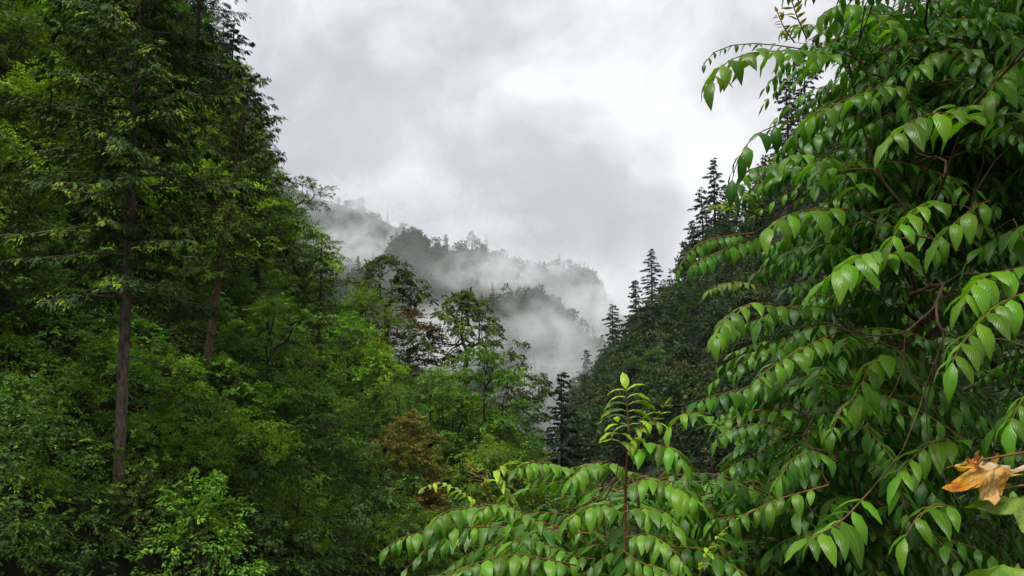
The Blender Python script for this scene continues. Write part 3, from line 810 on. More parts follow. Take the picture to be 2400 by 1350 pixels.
def pinnate_mat(name, dark, light, stripe, trans=.36, rough=.36):
    m = leaf_mat(name, dark, light, (.14, .26, .03), rough, trans, .30, .45)
    nt = m.node_tree; N, L = nt.nodes.new, nt.links.new
    pb = [n for n in nt.nodes if n.type == 'BSDF_PRINCIPLED'][0]
    tr = [n for n in nt.nodes if n.type == 'BSDF_TRANSLUCENT'][0]
    hs = [n for n in nt.nodes if n.type == 'HUE_SAT'][0]
    at = N('ShaderNodeAttribute'); at.attribute_name = 'Vein'
    sp = N('ShaderNodeSeparateXYZ'); L(at.outputs['Vector'], sp.inputs[0])
    ab = N('ShaderNodeMath'); ab.operation = 'ABSOLUTE'; L(sp.outputs[1], ab.inputs[0])
    # side veins run forward from the midrib
    k = N('ShaderNodeMath'); k.operation = 'MULTIPLY_ADD'; k.inputs[1].default_value = -.28
    L(ab.outputs[0], k.inputs[0]); L(sp.outputs[0], k.inputs[2])
    f = N('ShaderNodeMath'); f.operation = 'MULTIPLY'; f.inputs[1].default_value = 62.0; L(k.outputs[0], f.inputs[0])
    sn = N('ShaderNodeMath'); sn.operation = 'SINE'; L(f.outputs[0], sn.inputs[0])
    mid = N('ShaderNodeMapRange'); mid.inputs['From Min'].default_value = .0; mid.inputs['From Max'].default_value = .10
    mid.inputs['To Min'].default_value = 1; mid.inputs['To Max'].default_value = 0; L(ab.outputs[0], mid.inputs['Value'])
    mx = N('ShaderNodeMix'); mx.data_type = 'RGBA'; mx.inputs['B'].default_value = (*stripe, 1)
    mm = N('ShaderNodeMath'); mm.operation = 'MULTIPLY'; mm.inputs[1].default_value = .55; L(mid.outputs[0], mm.inputs[0])
    L(hs.outputs[0], mx.inputs['A']); L(mm.outputs[0], mx.inputs['Factor'])
    # blotches
    tc = N('ShaderNodeTexCoord'); no = N('ShaderNodeTexNoise'); no.inputs['Scale'].default_value = 45; no.inputs['Detail'].default_value = 3
    L(tc.outputs['Object'], no.inputs['Vector'])
    mr = N('ShaderNodeMapRange'); mr.inputs['To Min'].default_value = .72; mr.inputs['To Max'].default_value = 1.28
    L(no.outputs['Fac'], mr.inputs['Value'])
    sc = N('ShaderNodeVectorMath'); sc.operation = 'SCALE'; L(mx.outputs['Result'], sc.inputs[0]); L(mr.outputs[0], sc.inputs['Scale'])
    n2 = N('ShaderNodeTexNoise'); n2.inputs['Scale'].default_value = 9; n2.inputs['Detail'].default_value = 4
    oi = N('ShaderNodeObjectInfo'); ad = N('ShaderNodeVectorMath'); ad.operation = 'MULTIPLY_ADD'
    cb = N('ShaderNodeCombineXYZ'); L(oi.outputs['Random'], cb.inputs[0]); ad.inputs[1].default_value = (40, 0, 0)
    L(cb.outputs[0], ad.inputs[0]); L(tc.outputs['Object'], ad.inputs[2]); L(ad.outputs[0], n2.inputs['Vector'])
    st = N('ShaderNodeMapRange'); st.inputs['From Min'].default_value = .66; st.inputs['From Max'].default_value = .72
    L(n2.outputs['Fac'], st.inputs['Value'])
    sx = N('ShaderNodeMix'); sx.data_type = 'RGBA'; sx.inputs['B'].default_value = (.12, .085, .02, 1)
    L(st.outputs[0], sx.inputs['Factor']); L(sc.outputs[0], sx.inputs['A'])
    L(sx.outputs['Result'], pb.inputs['Base Color'])
    bp = N('ShaderNodeBump'); bp.inputs['Strength'].default_value = .20; bp.inputs['Distance'].default_value = .0008
    hh = N('ShaderNodeMath'); hh.operation = 'MULTIPLY_ADD'; hh.inputs[1].default_value = -1.5
    L(mid.outputs[0], hh.inputs[0]); L(sn.outputs[0], hh.inputs[2])
    L(hh.outputs[0], bp.inputs['Height']); L(bp.outputs[0], pb.inputs['Normal'])
    return m
M['pinnate'] = pinnate_mat('pinnate_leaf', (.028, .092, .008), (.102, .248, .010), (.13, .27, .03))
M['young'] = pinnate_mat('young_leaf', (.150, .270, .012), (.230, .370, .020), (.28, .28, .05))
M['bronze'] = pinnate_mat('bronze_shoot', (.200, .150, .020), (.260, .210, .030), (.30, .15, .05))
M['stalk'] = bark_mat('red_stalk', (.085, .050, .018), (.200, .085, .035), 20)
M['twig'] = bark_mat('twig_bark', (.040, .028, .018), (.110, .062, .036), 14)

def leaflet_arrays(bend, rng, nt=6, ns=4, ratio=.40, curl=.12, wave=.02):
    """one leaflet of unit length: grows along +X, droops to -Z"""
    t = np.linspace(0, 1, nt + 1) ** .9
    w = ratio * .5 * (np.sin(np.pi * np.clip(t, 0, 1) ** .80) ** .80) * (1.1 - .28 * t)
    w[0] = .012; w[-1] = .004
    w = w + .0
    th = .30 - (bend + .25) * np.clip(t * 1.1, 0, 1) ** .8
    dt = np.diff(t, prepend=0)
    tw = rng.normal(0, .25) * t                       # twist
    x = np.cumsum(np.cos(th) * dt); z = np.cumsum(np.sin(th) * dt)
    y = rng.normal(0, .09) * t ** 2
    s = np.linspace(-1, 1, ns + 1)
    nx, nz = -np.sin(th), np.cos(th)
    off = -curl * np.abs(s)[None] ** 1.4 * w[:, None] * 2 + wave * np.sin(t * 17 + rng.uniform(0, 6))[:, None] * s[None] ** 2
    lat = s[None] * w[:, None]
    X = x[:, None] + nx[:, None] * (off + lat * np.sin(tw)[:, None])
    Z = z[:, None] + nz[:, None] * (off + lat * np.sin(tw)[:, None])
    Y = y[:, None] + lat * np.cos(tw)[:, None]
    v = np.stack([X, Y, Z], -1).reshape(-1, 3)
    i = np.arange(nt)[:, None] * (ns + 1); j = np.arange(ns)[None]
    q = np.stack([i + j, i + ns + 1 + j, i + ns + 2 + j, i + j + 1], -1).reshape(-1, 4)
    ve = np.stack(np.broadcast_arrays(t[:, None], s[None], 0.0), -1).reshape(-1, 3)
    return v, q, ve

def add_vein(me, ve):
    a = me.attributes.new('Vein', 'FLOAT_VECTOR', 'POINT')
    a.data.foreach_set('vector', np.ascontiguousarray(ve, np.float32).ravel())

LR = np.random.default_rng(99)
BENDS = [.35, .7, 1.0, 1.25, 1.45, 1.7]
LEAFLETS = {}
for mk in ('pinnate', 'young', 'bronze'):
    LEAFLETS[mk] = []
    for b_ in BENDS:
        vs2 = []
        for k_ in range(3):
            ra = {'pinnate': .36, 'young': .32, 'bronze': .22}[mk] * LR.uniform(.85, 1.12)
            v_, q_, e_ = leaflet_arrays(b_ * LR.uniform(.9, 1.1), LR, ratio=ra)
            me_ = mesh_from('leaflet', v_, q_, np.full((len(v_), 3), (.68, 0, 0)), M[mk], True); add_vein(me_, e_)
            vs2.append(me_)
        LEAFLETS[mk].append(vs2)
LOW = [[leaflet_arrays(b_ * LR.uniform(.9, 1.1), LR, 4, 2, ratio=.36 * LR.uniform(.85, 1.1)) for k_ in range(3)] for b_ in BENDS]

def smooth_line(P, n):
    P = np.asarray(P, float)
    s = np.concatenate([[0], np.cumsum(np.linalg.norm(np.diff(P, axis=0), axis=1))]); s /= s[-1]
    # Catmull-like smoothing through dense linear samples
    ss = np.linspace(0, 1, n)
    Q = np.stack([np.interp(ss, s, P[:, i]) for i in range(3)], -1)
    for _ in range(max(1, n // 10)):
        Q[1:-1] = Q[1:-1] * .5 + (Q[:-2] + Q[2:]) * .25
    return Q, ss

def leaf_layout(P, pairs, size, rng, droop, start=.12, terminal=True, splay=.85, lift=0.05):
    """frames of the leaflets along a rachis: list of (pos, X, Y, Z, length, bend index)"""
    Q, ss = smooth_line(P, 28)
    size *= math.exp(rng.normal(0, .10)); droop += rng.normal(0, .4); splay *= rng.uniform(.8, 1.15)
    T = nrm(np.gradient(Q, axis=0))
    fr = []
    up = np.array([0, 0, 1.0])
    for k in range(pairs):
        f = start + (.95 - start) * k / max(1, pairs - 1)
        prof = .62 + .38 * math.sin(math.pi * min(1, .18 + f * .72)) if f < .8 else .95 - (f - .8) * 1.6
        for sd in (-1, 1):
            if rng.random() < .04: continue
            ff = np.clip(f + rng.normal(0, .008), 0, 1)
            p = np.array([np.interp(ff, ss, Q[:, i]) for i in range(3)]); t = np.array([np.interp(ff, ss, T[:, i]) for i in range(3)])
            S = np.cross(t, up)
            S = S / max(np.linalg.norm(S), 1e-6) if np.linalg.norm(S) > .15 else np.array([1.0, 0, 0])
            d = nrm(S * sd * splay + t * (.42 + .3 * f) + up * (lift + rng.normal(0, .12)) + rng.normal(0, .10, 3))
            U = nrm(up - d * d[2]) if abs(d[2]) < .95 else nrm(np.cross(d, S))
            Yv = np.cross(U, d)
            b = int(np.clip(round(droop + rng.normal(-.1, .7)), 0, len(BENDS) - 1))
            fr.append((p, d, Yv, U, size * prof * rng.uniform(.78, 1.15), b))
    if terminal:
        t = T[-1]; d = nrm(t + rng.normal(0, .08, 3)); U = up - d * d[2]
        U = nrm(U) if np.linalg.norm(U) > .1 else np.array([0, -1.0, 0])
        fr.append((Q[-1], d, np.cross(U, d), U, size * .85, int(np.clip(droop - 1, 0, 5))))
    return Q, fr

def mat4(f):
    p, x, y, z, L, b = f
    m = Matrix.Identity(4)
    for i in range(3):
        m[i][0] = x[i] * L; m[i][1] = y[i] * L; m[i][2] = z[i] * L; m[i][3] = p[i]
    return m

def stalk_mesh(Q, r):
    b = Buf(); b.tube(Q[::3] if len(Q) > 12 else Q, np.linspace(r, r * .45, len(Q[::3] if len(Q) > 12 else Q)), 5)
    return b.mesh('leaf_stalk', M['stalk'], True)

# every traced leaf: stalk pixels from base to tip, depth at base and tip, leaflet length in pixels, pairs, droop 0..5, kind
BIG = [
 ([(2089,187),(1982,156),(1911,120),(1813,104),(1733,100),(1671,120),(1650,150)], 2.9, 2.5, 34, 9, 4, 'pinnate'),
 ([(1990,150),(1947,133),(1876,122),(1822,118),(1747,124),(1689,151),(1668,190)], 2.6, 2.3, 84, 7, 4.6, 'pinnate'),
 ([(2124,84),(2080,58),(2018,13),(1964,11),(1930,30)], 2.6, 2.5, 84, 6, 4.4, 'pinnate'),
 ([(2067,209),(1978,236),(1884,276),(1813,293),(1764,320),(1729,369),(1716,420)], 2.8, 2.5, 72, 7, 4.2, 'pinnate'),
 ([(2133,204),(2084,204),(2036,213),(1956,244),(1907,271)], 2.5, 2.3, 80, 5, 4, 'pinnate'),
 ([(2311,298),(2222,262),(2178,267),(2133,284),(2089,320)], 2.0, 1.9, 104, 4, 3.4, 'pinnate'),
 ([(2400,300),(2360,270),(2300,262),(2240,250)], 2.2, 2.1, 96, 4, 3, 'pinnate'),
 ([(2027,467),(1987,409),(1929,387),(1884,364),(1850,368)], 2.5, 2.4, 88, 4, 4.2, 'pinnate'),
 ([(1991,489),(1876,493),(1831,511),(1805,535)], 2.4, 2.2, 100, 4, 4.4, 'pinnate'),
 ([(1960,400),(1880,400),(1800,385),(1745,400),(1725,440)], 2.9, 2.8, 62, 6, 4.2, 'pinnate'),
 ([(1767,546),(1711,552),(1663,561),(1633,574),(1611,596),(1590,630)], 3.2, 3.0, 46, 8, 4.5, 'pinnate'),
 ([(1793,548),(1741,567),(1689,589),(1652,604),(1622,622)], 3.0, 2.8, 54, 7, 4.6, 'pinnate'),
 ([(2137,574),(2093,596),(2022,593),(1989,615),(1933,656)], 2.2, 2.1, 88, 5, 3.2, 'pinnate'),
 ([(2230,480),(2180,470),(2130,500),(2090,560)], 2.2, 2.1, 92, 4, 3.0, 'pinnate'),
 ([(2320,470),(2290,480),(2240,520),(2200,560)], 2.0, 1.95, 96, 3, 3.4, 'pinnate'),
 ([(2420,622),(2322,641),(2285,663),(2260,695)], 1.8, 1.75, 104, 4, 3.6, 'pinnate'),
 ([(2440,670),(2352,707),(2315,730),(2278,781),(2252,804),(2232,850)], 1.75, 1.65, 112, 5, 3.4, 'pinnate'),
 ([(1870,725),(1774,707),(1730,722),(1693,752),(1678,790)], 2.7, 2.4, 84, 6, 4.6, 'pinnate'),
 ([(1956,722),(1859,715),(1807,730),(1781,752)], 2.9, 2.8, 70, 6, 3.8, 'pinnate'),
 ([(1963,778),(1907,804),(1852,833),(1804,863),(1778,889)], 2.6, 2.4, 76, 5, 3.2, 'pinnate'),
 ([(1820,880),(1778,900),(1726,915),(1674,926),(1633,941)], 2.8, 2.6, 66, 7, 4.2, 'pinnate'),
 ([(1780,670),(1730,660),(1690,665),(1660,680)], 3.3, 3.2, 34, 6, 3.8, 'young'),
 ([(1740,1040),(1690,1000),(1640,965),(1600,968),(1572,1000)], 2.6, 2.5, 84, 4, 3.2, 'pinnate'),
 ([(1921,996),(1842,962),(1762,962),(1700,985)], 2.9, 2.8, 72, 5, 2.4, 'pinnate'),
 ([(1842,1008),(1775,992),(1708,1004),(1680,1030)], 2.5, 2.4, 56, 7, 3.6, 'pinnate'),
 ([(1942,1137),(1817,1171),(1754,1204),(1717,1212),(1675,1217)], 2.2, 2.1, 88, 5, 4.2, 'pinnate'),
 ([(2040,1150),(1983,1212),(1942,1242),(1890,1262)], 1.95, 1.8, 122, 4, 3.2, 'pinnate'),
 ([(1960,1080),(1900,1055),(1850,1080),(1830,1120)], 2.4, 2.3, 70, 5, 3.4, 'pinnate'),
 ([(2120,840),(2060,830),(2030,870),(2010,930)], 2.3, 2.2, 96, 4, 3.6, 'pinnate'),
 ([(2060,960),(2010,930),(1970,960),(1950,1010)], 2.4, 2.2, 90, 4, 3.8, 'pinnate'),
 ([(2280,1040),(2200,1030),(2150,1060),(2110,1110)], 2.3, 2.2, 90, 4, 3.0, 'pinnate'),
 ([(2240,1190),(2190,1180),(2150,1210),(2120,1260)], 2.1, 2.0, 96, 3, 3.2, 'pinnate'),
 ([(2440,900),(2400,930),(2370,985)], 1.6, 1.55, 120, 3, 3.4, 'pinnate'),
 ([(2300,130),(2240,110),(2180,130),(2140,170)], 2.5, 2.4, 86, 5, 3.0, 'pinnate'),
 ([(2440,160),(2380,140),(2340,180),(2320,220)], 2.2, 2.1, 92, 4, 3.2, 'pinnate'),
 ([(1890,90),(1868,40),(1852,-10),(1845,-60)], 3.0, 2.9, 36, 7, .6, 'bronze'),
 ([(1862,100),(1838,66),(1822,30)], 3.0, 2.95, 26, 6, .6, 'bronze'),
 ([(1790,510),(1740,490),(1700,478),(1672,482)], 3.0, 2.9, 38, 6, 1.0, 'young'),
 ([(1800,500),(1760,455),(1725,455)], 3.0, 2.9, 36, 5, 1.4, 'young'),
]
SAP = [
 ([(1152,1176),(1130,1124),(1107,1090)], 2.3, 2.25, 34, 7, .8, 'bronze'),
 ([(1126,1180),(1093,1161),(1063,1139),(1026,1128),(1000,1140)], 2.3, 2.2, 34, 7, 3.8, 'young'),
 ([(1200,1170),(1178,1139),(1156,1108),(1180,1090)], 2.35, 2.3, 52, 4, 2.6, 'young'),
 ([(1348,1106),(1293,1087),(1244,1083),(1211,1098)], 2.4, 2.2, 60, 7, 4.2, 'pinnate'),
 ([(1220,1200),(1163,1180),(1093,1192),(1056,1194),(1026,1209),(1010,1230)], 2.2, 2.0, 72, 6, 4.2, 'pinnate'),
 ([(1150,1235),(1070,1235),(1015,1243),(974,1250),(937,1261),(910,1280)], 2.1, 1.95, 60, 7, 4.6, 'pinnate'),
 ([(1290,1230),(1241,1213),(1196,1187),(1152,1180),(1119,1202)], 2.1, 2.0, 54, 6, 4.2, 'pinnate'),
 ([(1390,1310),(1348,1306),(1270,1272),(1233,1254),(1200,1268)], 2.1, 2.0, 58, 6, 3.8, 'pinnate'),
 ([(1350,1325),(1293,1313),(1219,1298),(1163,1306),(1100,1324),(1050,1350)], 2.0, 1.85, 68, 7, 4.0, 'pinnate'),
 ([(1473,1010),(1471,970),(1469,935),(1467,912)], 2.3, 2.3, 62, 4, 4.6, 'young'),
 ([(1474,1060),(1492,1020),(1502,985)], 2.3, 2.3, 56, 3, 4.6, 'young'),
 ([(1474,1070),(1455,1030),(1448,990)], 2.3, 2.25, 56, 3, 4.6, 'young'),
 ([(1476,1045),(1500,1005),(1525,985),(1545,990)], 2.28, 2.25, 44, 3, 4.2, 'young'),
 ([(1475,1010),(1520,1000),(1545,975),(1558,950)], 2.35, 2.3, 34, 4, 1.4, 'young'),
 ([(1478,1060),(1530,1040),(1580,1050),(1600,1080)], 2.3, 2.2, 76, 4, 3.6, 'pinnate'),
 ([(1465,1100),(1420,1080),(1370,1090),(1340,1120)], 2.4, 2.3, 70, 5, 3.8, 'pinnate'),
 ([(1470,1140),(1520,1120),(1580,1140),(1630,1170)], 2.2, 2.1, 74, 5, 3.4, 'pinnate'),
 ([(1465,1200),(1510,1190),(1560,1200),(1580,1230)], 2.1, 2.0, 72, 5, 3.2, 'pinnate'),
 ([(1460,1210),(1420,1180),(1370,1190),(1330,1220)], 2.2, 2.1, 70, 5, 3.6, 'pinnate'),
 ([(1466,1260),(1520,1250),(1570,1280),(1600,1320)], 2.0, 1.9, 70, 5, 3.4, 'pinnate'),
 ([(1640,1350),(1650,1310),(1670,1275),(1690,1250)], 2.0, 2.0, 44, 5, 2.0, 'young'),
 ([(1460,1290),(1500,1320),(1540,1330),(1580,1350)], 1.9, 1.85, 76, 4, 3.4, 'pinnate'),
]

def pinnate_tree(name, label, traced, base, fork, fills, seed, r_tip, budget=330, stem=None):
    rng = np.random.default_rng(seed)
    root = bpy.data.objects.new(name, None); COL.objects.link(root); root.location = base
    tag(root, label, 'tree')
    B = np.array(base)
    lay = []
    for pts, d0, d1, px, pairs, droop, kind in traced:
        n = len(pts)
        P = np.array([PX(u, v, d0 + (d1 - d0) * i / (n - 1)) for i, (u, v) in enumerate(pts)])
        size = px * (d0 + d1) / 2 / FPX * 1.04
        Q, fr = leaf_layout(P, int(round(pairs * 1.5)), size, rng, droop, start=.14)
        lay.append((px, kind, Q, fr))
    order = sorted(range(len(lay)), key=lambda i: -lay[i][0])
    used = 0; solo = set()
    for i in order:
        if used + len(lay[i][3]) <= budget + 20 or used < budget * .5:
            solo.add(i); used += len(lay[i][3])
    stuff = {}
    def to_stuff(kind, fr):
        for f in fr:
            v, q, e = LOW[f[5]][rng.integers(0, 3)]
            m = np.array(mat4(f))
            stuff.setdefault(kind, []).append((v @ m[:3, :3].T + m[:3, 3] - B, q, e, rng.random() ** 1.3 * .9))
    sb = Buf()
    for i, (px, kind, Q, fr) in enumerate(lay):
        if i in solo:
            st = link('leaf_stalk', stalk_mesh(Q - B, .0022 * Q[0][1] / 2.2), root)
            for f in fr:
                lf = link('leaflet', LEAFLETS[kind][f[5]][rng.integers(0, 3)], st)
                m = mat4(f); m.translation -= Vector(B); lf.matrix_local = m
        else:
            st = link('leaf_stalk', stalk_mesh(Q - B, .0022 * Q[0][1] / 2.2), root)
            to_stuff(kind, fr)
    # leaves in the body of the tree
    tips = [l[2][0] for l in lay]
    for tp in fills:
        tips.append(np.array(tp))
        nl = rng.integers(3, 6); a0 = rng.uniform(0, 6.28)
        for k in range(nl):
            a = a0 + k * 6.28 / nl + rng.normal(0, .35)
            L = rng.uniform(.30, .48); d = np.array([math.cos(a), math.sin(a), 0]); t = np.linspace(0, 1, 6)
            P = np.array(tp) + d * (L * t)[:, None]
            P[:, 2] += L * (rng.uniform(.1, .5) * t - rng.uniform(.4, .8) * t ** 2)
            Q, fr = leaf_layout(P, rng.integers(8, 11), rng.uniform(.066, .09), rng, rng.uniform(2.0, 4.2), start=.15)
            sb.tube((Q - B)[::4], np.linspace(.0022, .001, len(Q[::4])), 4)
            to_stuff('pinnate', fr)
    if fills is not None and len(fills):
        o = link('inner_leaf_stalks', sb.mesh('inner_leaf_stalks', M['stalk'], True), root); tag(o, kind='stuff')
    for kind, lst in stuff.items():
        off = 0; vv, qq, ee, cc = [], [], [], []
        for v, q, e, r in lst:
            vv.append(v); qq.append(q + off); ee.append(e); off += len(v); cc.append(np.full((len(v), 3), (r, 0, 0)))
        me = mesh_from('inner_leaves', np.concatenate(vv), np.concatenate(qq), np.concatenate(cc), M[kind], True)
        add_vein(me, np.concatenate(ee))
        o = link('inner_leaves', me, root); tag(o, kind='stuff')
    wb = Buf()
    z = np.linspace(0, 1, 6)[:, None]
    tr = (1 - z) * np.array([0, 0, -.15]) + z * (np.array(fork) - B) + rng.normal(0, .012, (6, 3))
    tr[0] = (0, 0, -.15)
    r0 = r_tip * len(tips) ** .42
    wb.tube(tr, np.linspace(r0 * 1.25, r0, 6), 10)
    to = link('trunk', wb.mesh('trunk', M['twig'], True), root)
    if stem:
        st = Buf(); SP, _ = smooth_line([np.array(PX(*p)) - B for p in stem], 14)
        st.tube(SP, np.linspace(.0046, .0022, 14), 7)
        link('main_stem', st.mesh('main_stem', M['stalk'], True), root)
    bb = Buf()
    skeleton(bb, tr[-1], tr[-1] - tr[-2], np.array(tips) - B, rng, r_tip, .40, .12, 6, .42)
    link('branches', bb.mesh('branches', M['twig'], True), root)
    return root

def fills_in(poly, n, d0, d1, seed):
    rng = np.random.default_rng(seed)
    P = np.array(poly, float); out = []
    lo, hi = P.min(0), P.max(0)
    while len(out) < n:
        u, v = rng.uniform(lo[0], hi[0]), rng.uniform(lo[1], hi[1])
        c = False; j = len(P) - 1
        for i in range(len(P)):
            if (P[i][1] > v) != (P[j][1] > v) and u < (P[j][0] - P[i][0]) * (v - P[i][1]) / (P[j][1] - P[i][1]) + P[i][0]:
                c = not c
            j = i
        if c:
            out.append(np.array(PX(u, v, rng.uniform(d0, d1))))
    return out

F1 = fills_in([(1960, 60), (2400, -60), (2500, 300), (2450, 520), (2100, 600), (1960, 640), (1930, 420), (2020, 300)], 160, 2.8, 4.4, 1)
F1 += fills_in([(2000, 560), (2500, 480), (2500, 1400), (2000, 1400), (2060, 1000)], 70, 3.9, 5.4, 4)
F1 += fills_in([(1960, 660), (2060, 640), (2080, 900), (2060, 1400), (1700, 1400), (1720, 1120), (1900, 1000), (1880, 860)], 110, 2.8, 4.2, 6)
F1 += fills_in([(1900, -900), (3200, -900), (3200, 900), (2500, 900), (2450, -40), (2050, -60)], 85, 1.8, 4.4, 2)
F1 += fills_in([(2350, -1500), (3300, -1500), (3300, -300), (2450, -350)], 36, 1.3, 2.6, 12)  # unseen overhang added above the frame to shade the right interior
F2 = fills_in([(1130, 1290), (1400, 1160), (1640, 1090), (1700, 1200), (1700, 1420), (1080, 1420)], 36, 2.5, 3.6, 3)
pinnate_tree('pinnate_tree', 'large leafy tree with drooping feather-like green leaves filling the right side', BIG,
             PX(2520, 1240, 3.7).xy.to_3d(), PX(2480, 950, 3.7), F1, 5, .0019)
pinnate_tree('pinnate_sapling', 'young leafy sapling with an upright reddish stem at the bottom centre', SAP,
             PX(1462, 1350, 2.35).xy.to_3d(), PX(1466, 1200, 2.35), F2, 6, .0008, stem=[(1462, 1420, 2.35), (1465, 1250, 2.35), (1466, 1140, 2.34), (1474, 1020, 2.32), (1468, 925, 2.3)])

def maple_outline(n=5, deep=.5, rng=None):
    """lobed outline of a maple leaf, unit length, growing along +X from the stalk"""
    pts = []
    lob = [(-2.25, .55), (-1.15, .88), (0.0, 1.0), (1.15, .88), (2.25, .55)]
    for k, (a, L) in enumerate(lob):
        if k:
            am = (a + lob[k - 1][0]) / 2; pts.append((math.cos(am) * deep * .8 + .0, math.sin(am) * deep * .8))
        for da, f in ((-.34, .66), (-.22, .62), (-.14, .84), (0, 1.0), (.14, .84), (.22, .62), (.34, .66)):
            pts.append((math.cos(a + da) * L * f, math.sin(a + da) * L * f))
    return np.array(pts)

def maple_leaf(name, centre, tip, normal, fold, mat, rng, parent, B, crumple=.10, squash=.7):
    """a lobed leaf blade as a fan of rings, bent and crumpled"""
    c = np.array(centre); ax = np.array(tip) - c; L = np.linalg.norm(ax); ax /= L
    nn = nrm(np.array(normal, float) - ax * np.dot(ax, normal)); sd = np.cross(nn, ax)
    O = maple_outline(rng=rng); m = len(O)
    rings = [.04, .25, .45, .65, .83, 1.0]
    V = []
    for r in rings:
        P = O * r
        h = -fold * np.abs(P[:, 1]) ** 1.2 + crumple * (np.sin(P[:, 0] * 7 + P[:, 1] * 5 + 1) + .6 * np.sin(P[:, 1] * 13 - P[:, 0] * 4)) * r ** .7 + rng.normal(0, .02, m) * r - .25 * fold * np.clip(P[:, 0], 0, 1) ** 2
        yy = P[:, 1] * squash
        V.append(c - B + L * (P[:, 0:1] * ax + yy[:, None] * sd + h[:, None] * nn))
    V = np.array(V); q = []
    for a in range(len(rings) - 1):
        for j in range(m - 1):
            q.append((a * m + j, a * m + j + 1, (a + 1) * m + j + 1, (a + 1) * m + j))
    v = V.reshape(-1, 3)
    me = mesh_from(name, v, np.array(q), np.full((len(v), 3), (.5, 0, 0)), M[mat], True)
    add_vein(me, np.tile(np.concatenate([O * r for r in rings])[:, :1], (1, 3)) * [1, 0, 0] + np.array([0, .5, 0]))
    return link(name, me, parent)
def blotch_leaf(name, a, b, c):
    m = leaf_mat(name, a, b, b, .6, .25, .15, .05)
    nt = m.node_tree; N, L = nt.nodes.new, nt.links.new
    hs = [n for n in nt.nodes if n.type == 'HUE_SAT'][0]
    tc = N('ShaderNodeTexCoord'); no = N('ShaderNodeTexNoise'); no.inputs['Scale'].default_value = 16; no.inputs['Detail'].default_value = 5
    L(tc.outputs['Object'], no.inputs['Vector'])
    cr = N('ShaderNodeValToRGB'); e = cr.color_ramp.elements
    e[0].position = .38; e[0].color = (*a, 1); e[1].position = .66; e[1].color = (*c, 1)
    mm = cr.color_ramp.elements.new(.5); mm.color = (*b, 1)
    L(no.outputs['Fac'], cr.inputs[0])
    bp = N('ShaderNodeBump'); bp.inputs['Strength'].default_value = .9; bp.inputs['Distance'].default_value = .006
    wv = N('ShaderNodeTexNoise'); wv.inputs['Scale'].default_value = 60; wv.inputs['Detail'].default_value = 4; wv.inputs['Distortion'].default_value = 1.5
    L(tc.outputs['Object'], wv.inputs['Vector']); L(wv.outputs['Fac'], bp.inputs['Height'])
    L(bp.outputs[0], [n for n in nt.nodes if n.type == 'BSDF_PRINCIPLED'][0].inputs['Normal'])
    for l in list(hs.inputs['Color'].links): nt.links.remove(l)
    L(cr.outputs[0], hs.inputs['Color'])
    return m
M['withered'] = blotch_leaf('withered_leaf', (.38, .15, .012), (.46, .25, .02), (.45, .33, .14))
M['dry'] = blotch_leaf('dry_leaf', (.20, .11, .05), (.40, .28, .16), (.48, .38, .27))
M['orange'] = blotch_leaf('orange_leaf', (.42, .12, .02), (.50, .20, .04), (.45, .25, .08))
M['palemaple'] = blotch_leaf('pale_maple_leaf', (.07, .17, .02), (.13, .24, .03), (.22, .28, .07))

def build_maple():
    rng = np.random.default_rng(3)
    base = PX(2700, 1350, 1.5).xy.to_3d(); B = np.array(base)
    root = bpy.data.objects.new('maple_sapling', None); COL.objects.link(root); root.location = base
    tag(root, 'maple twig with withered yellow and brown leaves at the right edge', 'sapling')
    b = Buf()
    Q, _ = smooth_line([(0, 0, -.1), np.array(PX(2690, 1300, 1.5)) - B, np.array(PX(2640, 1130, 1.48)) - B, np.array(PX(2560, 1010, 1.45)) - B], 14)
    b.tube(Q, np.linspace(.011, .004, 14), 7)
    link('stem', b.mesh('stem', M['twig'], True), root)
    def stalk(p0, p1, r=.0018):
        t = Buf(); Q, _ = smooth_line([np.array(PX(*p0)) - B, (np.array(PX(*p0)) + np.array(PX(*p1))) / 2 - B + np.array([0, 0, .012]), np.array(PX(*p1)) - B], 8)
        t.tube(Q, np.linspace(r * 1.2, r, 8), 5); link('leaf_stalk', t.mesh('leaf_stalk', M['stalk'], True), root)
    stalk((2600, 1060, 1.46), (2400, 1085, 1.36)); stalk((2330, 1150, 1.36), (2285, 1095, 1.36)); stalk((2640, 1130, 1.48), (2330, 1150, 1.37))
    stalk((2650, 1180, 1.48), (2440, 1160, 1.36)); stalk((2680, 1260, 1.5), (2440, 1330, 1.3)); stalk((2600, 1060, 1.46), (2290, 1080, 1.37))
    f = lambda *a: np.array(PX(*a))
    o = maple_leaf('leaf', f(2330, 1100, 1.36), f(2203, 1150, 1.30), (-.25, -.8, .55), .22, 'withered', rng, root, B, .07, .42); o['label'] = 'withered yellow leaf blade'
    o = maple_leaf('leaf', f(2290, 1082, 1.38), f(2425, 1082, 1.36), (.1, -.55, .8), .9, 'dry', rng, root, B, .13, .42); o['label'] = 'curled dry brown leaf'
    o = maple_leaf('leaf', f(2290, 1092, 1.345), f(2292, 1055, 1.335), (0, -.9, .4), .5, 'orange', rng, root, B, .12); o['label'] = 'small orange leaf'
    o = maple_leaf('leaf', f(2390, 1165, 1.38), f(2290, 1190, 1.33), (.1, -.35, .93), .5, 'palemaple', rng, root, B, .08); o['label'] = 'pale green lobed leaf'
    o = maple_leaf('leaf', f(2410, 1335, 1.32), f(2305, 1352, 1.26), (.1, -.35, .93), .5, 'palemaple', rng, root, B, .08); o['label'] = 'pale green lobed leaf'
build_maple()

